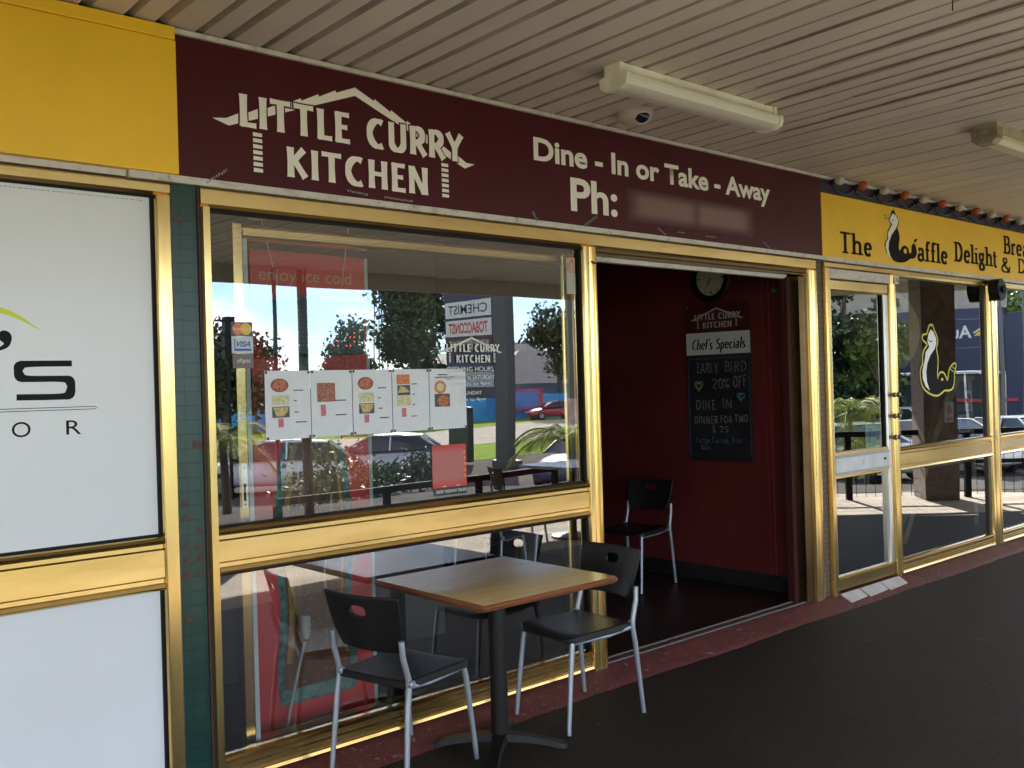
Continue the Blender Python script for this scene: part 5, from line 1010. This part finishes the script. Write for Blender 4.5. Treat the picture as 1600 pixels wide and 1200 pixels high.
tag(b.build('power_lines', IRON), 'thin overhead power lines crossing the mirrored sky in the big window', 'power lines')
# cars
TYRE = mat('tyre', (.02, .02, .02), .8); RIM = mat('alloy_rim', (.4, .4, .42), .3, .9); CGL = mat('car_glass', (.02, .025, .03), .05); LAMP = mat('headlight', (.7, .7, .7), .1); TAIL = mat('tail_light', (.35, .02, .02), .3)
def car(label, loc, rz, paint, hatch=False, name='parked_car'):
    t = thing(name, label, 'car', loc, rz, 'cars mirrored in the windows'); M_ = WM[t.name]
    def fin(b, nm, m, sm=False):
        for v in b.b.verts: v.co = M_ @ v.co
        return b.build(nm, m, t, sm)
    L_ = 2.2
    st_ = [(-2.2, .30, .62, .70), (-2.12, .24, .86, .80), (-1.6, .22, .98, .86), (-1.0, .22, .98, .87), (0, .22, .96, .88), (.9, .22, .94, .87), (1.5, .22, .86, .84), (2.0, .24, .74, .76), (2.2, .30, .58, .62)]
    b = MB(); prev = None
    for x, zb_, zt_, hw in st_:
        ring = [(x, -hw*.95, zb_), (x, -hw, zb_+.12), (x, -hw, (zb_+zt_)/2+.05), (x, -hw*.9, zt_), (x, -hw*.4, zt_+.03), (x, hw*.4, zt_+.03), (x, hw*.9, zt_), (x, hw, (zb_+zt_)/2+.05), (x, hw, zb_+.12), (x, hw*.95, zb_)]
        ring = [b.b.verts.new(p) for p in ring]
        if prev:
            for i in range(10): b.b.faces.new((prev[i], prev[(i+1) % 10], ring[(i+1) % 10], ring[i]))
        else: b.b.faces.new(ring)
        prev = ring
    b.b.faces.new(prev[::-1]); o = fin(b, 'body', paint, True); s = o.modifiers.new('s', 'SUBSURF'); s.levels = 1; s.render_levels = 1
    rear = -2.0 if hatch else -1.75
    b = MB(); prof = [(rear, .97), (rear+.55, 1.38), (-.5, 1.46), (.2, 1.42), (1.15, .95)]; prev = None
    for (x, z) in prof:
        hw = .80 if z < 1.1 else .62; ring = [b.b.verts.new(p) for p in ((x, -hw, z), (x, hw, z))]
        if prev: b.b.faces.new((prev[0], prev[1], ring[1], ring[0]))
        prev = ring
    bmesh.ops.contextual_create(b.b, geom=[e for e in b.b.edges if e.is_boundary]) if 0 else None
    for s_ in (0, 1): b.b.verts.ensure_lookup_table(); vv = [b.b.verts[i*2+s_] for i in range(len(prof))]; b.b.faces.new(vv if s_ else vv[::-1])
    fin(b, 'cabin', CGL)
    b = MB(); pts = [(rear+.50, 1.39), (-.5, 1.475), (.22, 1.435)]; prev = None
    for (x, z) in pts:
        ring = [b.b.verts.new(p) for p in ((x, -.63, z-.03), (x, -.55, z), (x, .55, z), (x, .63, z-.03))]
        if prev:
            for i in range(3): b.b.faces.new((prev[i], prev[i+1], ring[i+1], ring[i]))
        prev = ring
    fin(b, 'roof', paint, True)
    for s_ in (1, -1):
        for pts in ([(1.17, s_*.81, .95), (.22, s_*.63, 1.43), (rear+.5, s_*.63, 1.39), (rear-.02, s_*.81, .98)], [(-.35, s_*.82, .96), (-.38, s_*.635, 1.45)]):
            b = MB(); b.tube(pts, .028, 6); fin(b, 'pillar', paint, True)
        for x in (-1.35, 1.35):
            b = MB(); b.lathe([(.20, -.1), (.31, -.1), (.325, -.06), (.325, .06), (.31, .1), (.20, .1)], (x, s_*.78, .32), 20, 'y'); w0 = fin(b, 'wheel', TYRE, True); WM[w0.name] = WM[t.name]
            b = MB(); b.lathe([(.02, -.105), (.2, -.105), (.2, .105), (.02, .105)], (x, s_*.78, .32), 16, 'y')
            for v in b.b.verts: v.co = M_ @ v.co
            b.build('rim', RIM, w0, True)
        b = MB(); b.box(2.02, 2.17, s_*.62-.14, s_*.62+.14, .60, .70, .02); fin(b, 'headlight', LAMP)
        b = MB(); b.box(-2.2, -2.08, s_*.66-.12, s_*.66+.12, .68, .86, .02); fin(b, 'tail_light', TAIL)
    b = MB(); b.box(-2.215, -2.19, -.26, .26, .55, .67); fin(b, 'number_plate', mat('plate', (.5, .5, .45), .5)); return t
SIL = mat('silver_paint', (.42, .44, .46), .3, .5, coat=.6); WP = mat('white_car_paint', (.62, .63, .64), .25, coat=.6); RP_ = mat('red_car_paint', (.30, .02, .03), .3, coat=.6); DB = mat('dark_car_paint', (.03, .05, .09), .3, coat=.6)
car('silver sedan mirrored just below the middle menu page', (16.4, -21.1, -1.2), R(-140), SIL)
car('white hatchback mirrored through the red banner left of the silver sedan', (12.6, -20.6, -1.2), R(-150), WP, True)
car('red car with a dark cabin on the far road, mirrored right of the roadside banner', (52.0, -50.6, -1.18), R(200), RP_, True)
car('dark blue car mirrored behind the palm in the big window', (18.8, -14.6, -1.2), R(160), DB)
car('white car mirrored at the bottom of the cafe door', (24.5, -10.0, -1.2), R(115), WP, True)
car('white car mirrored high in the gap left of the brick column', (36.5, -14.0, -1.2), R(120), WP)
car('white sedan mirrored on both sides of the brick column', (27.5, -8.9, -1.2), R(112), WP)
car('silver hatchback mirrored behind the easel', (29.5, -7.4, -1.2), R(118), SIL, True)
# blue-fronted shop and concrete block
vb = Vector((1, 2.33, 0)).normalized()
bs_ = thing('blue_shop', 'navy fronted shop with white name and small mountain emblem, mirrored in the cafe window', 'building', (49, -17, -1.2))
BF = Fr((47.5, -15.2, 0), -vb, (0, 0, 1))
NVY = mat('navy_fascia', (.010, .018, .060), .4); GRYW = mat('light_blue_wall', (.20, .26, .33), .7); CBW = mat('concrete_block_wall', (.34, .32, .27), .85, var=.12, vs_=2)
MB().fbox(BF, 0, 9, 1.62, 4.60, -5, 0).build('fascia', NVY, bs_); MB().fbox(BF, 0, 9, 1.50, 1.60, -5, .3).build('awning_edge', mat('pale_edge_metal', (.4, .42, .45), .5), bs_)
b = MB(); b.fbox(BF, 0, 9, 4.08, 4.12, .001, .02); b.fbox(BF, 0, 9, 2.70, 2.74, .001, .02); b.build('fascia_joint', mat('fascia_line', (.12, .15, .2), .5), bs_)
MB().fbox(BF, 0, 9, -1.2, 1.49, -5, -.3).build('glass_front', mat('shop_dark_glass', (.03, .045, .06), .08), bs_)
b = MB()
for k in range(6): b.fbox(BF, k*1.6, k*1.6+.08, -1.2, 1.49, -.29, -.22)
b.build('window_frame', SILV, bs_); MB().fbox(BF, -.5, 2.6, .15, .30, -.2, .0).build('red_strip', mat('red_strip', (.35, .03, .03), .5), bs_)
text('name_lettering', 'Aussie', BF, 1.30, 3.6, 3.18, 3.80, .022, LIT, bs_, bold=.02)
b = MB(); b.ribbon(BF, [(.30, 3.45), (.72, 3.78), (.95, 3.60), (1.22, 3.42)], .07, .022); b.build('mountain_line', LIT, bs_, flip=False); MB().poly(BF, [(.35, 3.28), (1.2, 3.28), (1.05, 3.45), (.72, 3.62), (.5, 3.47)], .022).build('mountain_emblem', mat('emblem_yellow', (.60, .38, .03), .5), bs_, flip=False)
MB().ribbon(BF, [(2.3, 4.33), (2.65, 4.33)], .06, .022).build('white_arrow', LIT, bs_, flip=False)
cb_ = thing('concrete_building', 'plain concrete block rising behind the blue shop, mirrored around the brick column', 'building', (52, -18, -1.2))
MB().fbox(BF, -.2, 9, 4.61, 6.9, -9, -.6).build('wall', CBW, cb_); MB().fbox(BF, -.3, 9.1, 6.91, 7.1, -9.1, -.3).build('roof_slab', CBW, cb_)
wb = thing('side_wing', 'light blue-grey wing beside the blue shop, mirrored at the right edge of the photograph', 'building', (48, -13, -1.2))
MB().fbox(BF, -12, -.01, -1.2, 3.6, -6, -.4).build('wall', GRYW, wb); MB().fbox(BF, -1.15, -.02, -1.2, 4.3, -.395, -.1).build('navy_pier', NVY, wb)
b = MB()
for k in range(5): b.fbox(BF, -2.2-k*2.2, -1.3-k*2.2, .4, 2.4, -.399, -.36)
b.build('window', mat('shop_dark_glass', ()), wb)
for i, (y, lb) in enumerate(((-12.35, 'street lamp with a curved twin arm mirrored in the rightmost cafe pane'), (-11.5, 'plain lamp pole mirrored at the very right edge of the cafe glass'))):
    t = thing('street_lamp', lb, 'street lamp', (40, y, -1.2)); MB().tube([(40, y, -1.2), (40, y, 3.9+.3*i), (40, y, 4.4+.3*i)], [.09, .07, .06], 10).build('pole', GP, t, True)
    for s_ in (1, -1): MB().tube([(40, y, 4.35), (40-.25*s_, y+.3*s_, 4.85), (40-.6*s_, y+.75*s_, 4.95), (40-.8*s_, y+1.0*s_, 4.7)], .035, 6).build('arm', GP, t, True)
# railings
def railing(name, label, a, c, h, mesh, posts, lower):
    A, C_ = Vector((*a, 0)), Vector((*c, 0)); v = C_-A; l = v.length; v.normalize(); t = thing(name, label, 'railing', (A.x, A.y, 0)); fr = Fr(A, v, (0, 0, 1))
    RM = mat('dark_rail_paint', (.015, .015, .016), .8, spec=.1)
    MB().fbox(fr, 0, l, h-.07, h, -.03, .03).build('top_rail', RM, t)
    MB().fbox(fr, 0, l, lower, lower+.05, -.02, .02).build('lower_rail', RM, t)
    for k in range(posts+1): x = l*k/posts; MB().fbox(fr, x-.035, x+.035, 0, h-.071, -.03, .03).build('post', RM, t)
    if mesh:
        b = MB(); x = .07
        while x < l: b.tube([fr.P(x, .03, 0), fr.P(x, h-.08, 0)], .004, 4); x += .115
        for z in (.08, .25, .62): b.tube([fr.P(0, z, .0), fr.P(l, z, .0)], .004, 4)
        b.build('wire_mesh', RM, t)
railing('railing', 'dark railing with wire mesh at the pavement edge, mirrored in the cafe windows', (10.2, -3.8), (13.4, -.75), .86, True, 3, .42)
railing('railing', 'dark railing beside the parked cars, mirrored low across the big window', (4.6, -5.2), (10.1, -5.6), .50, False, 4, .22)
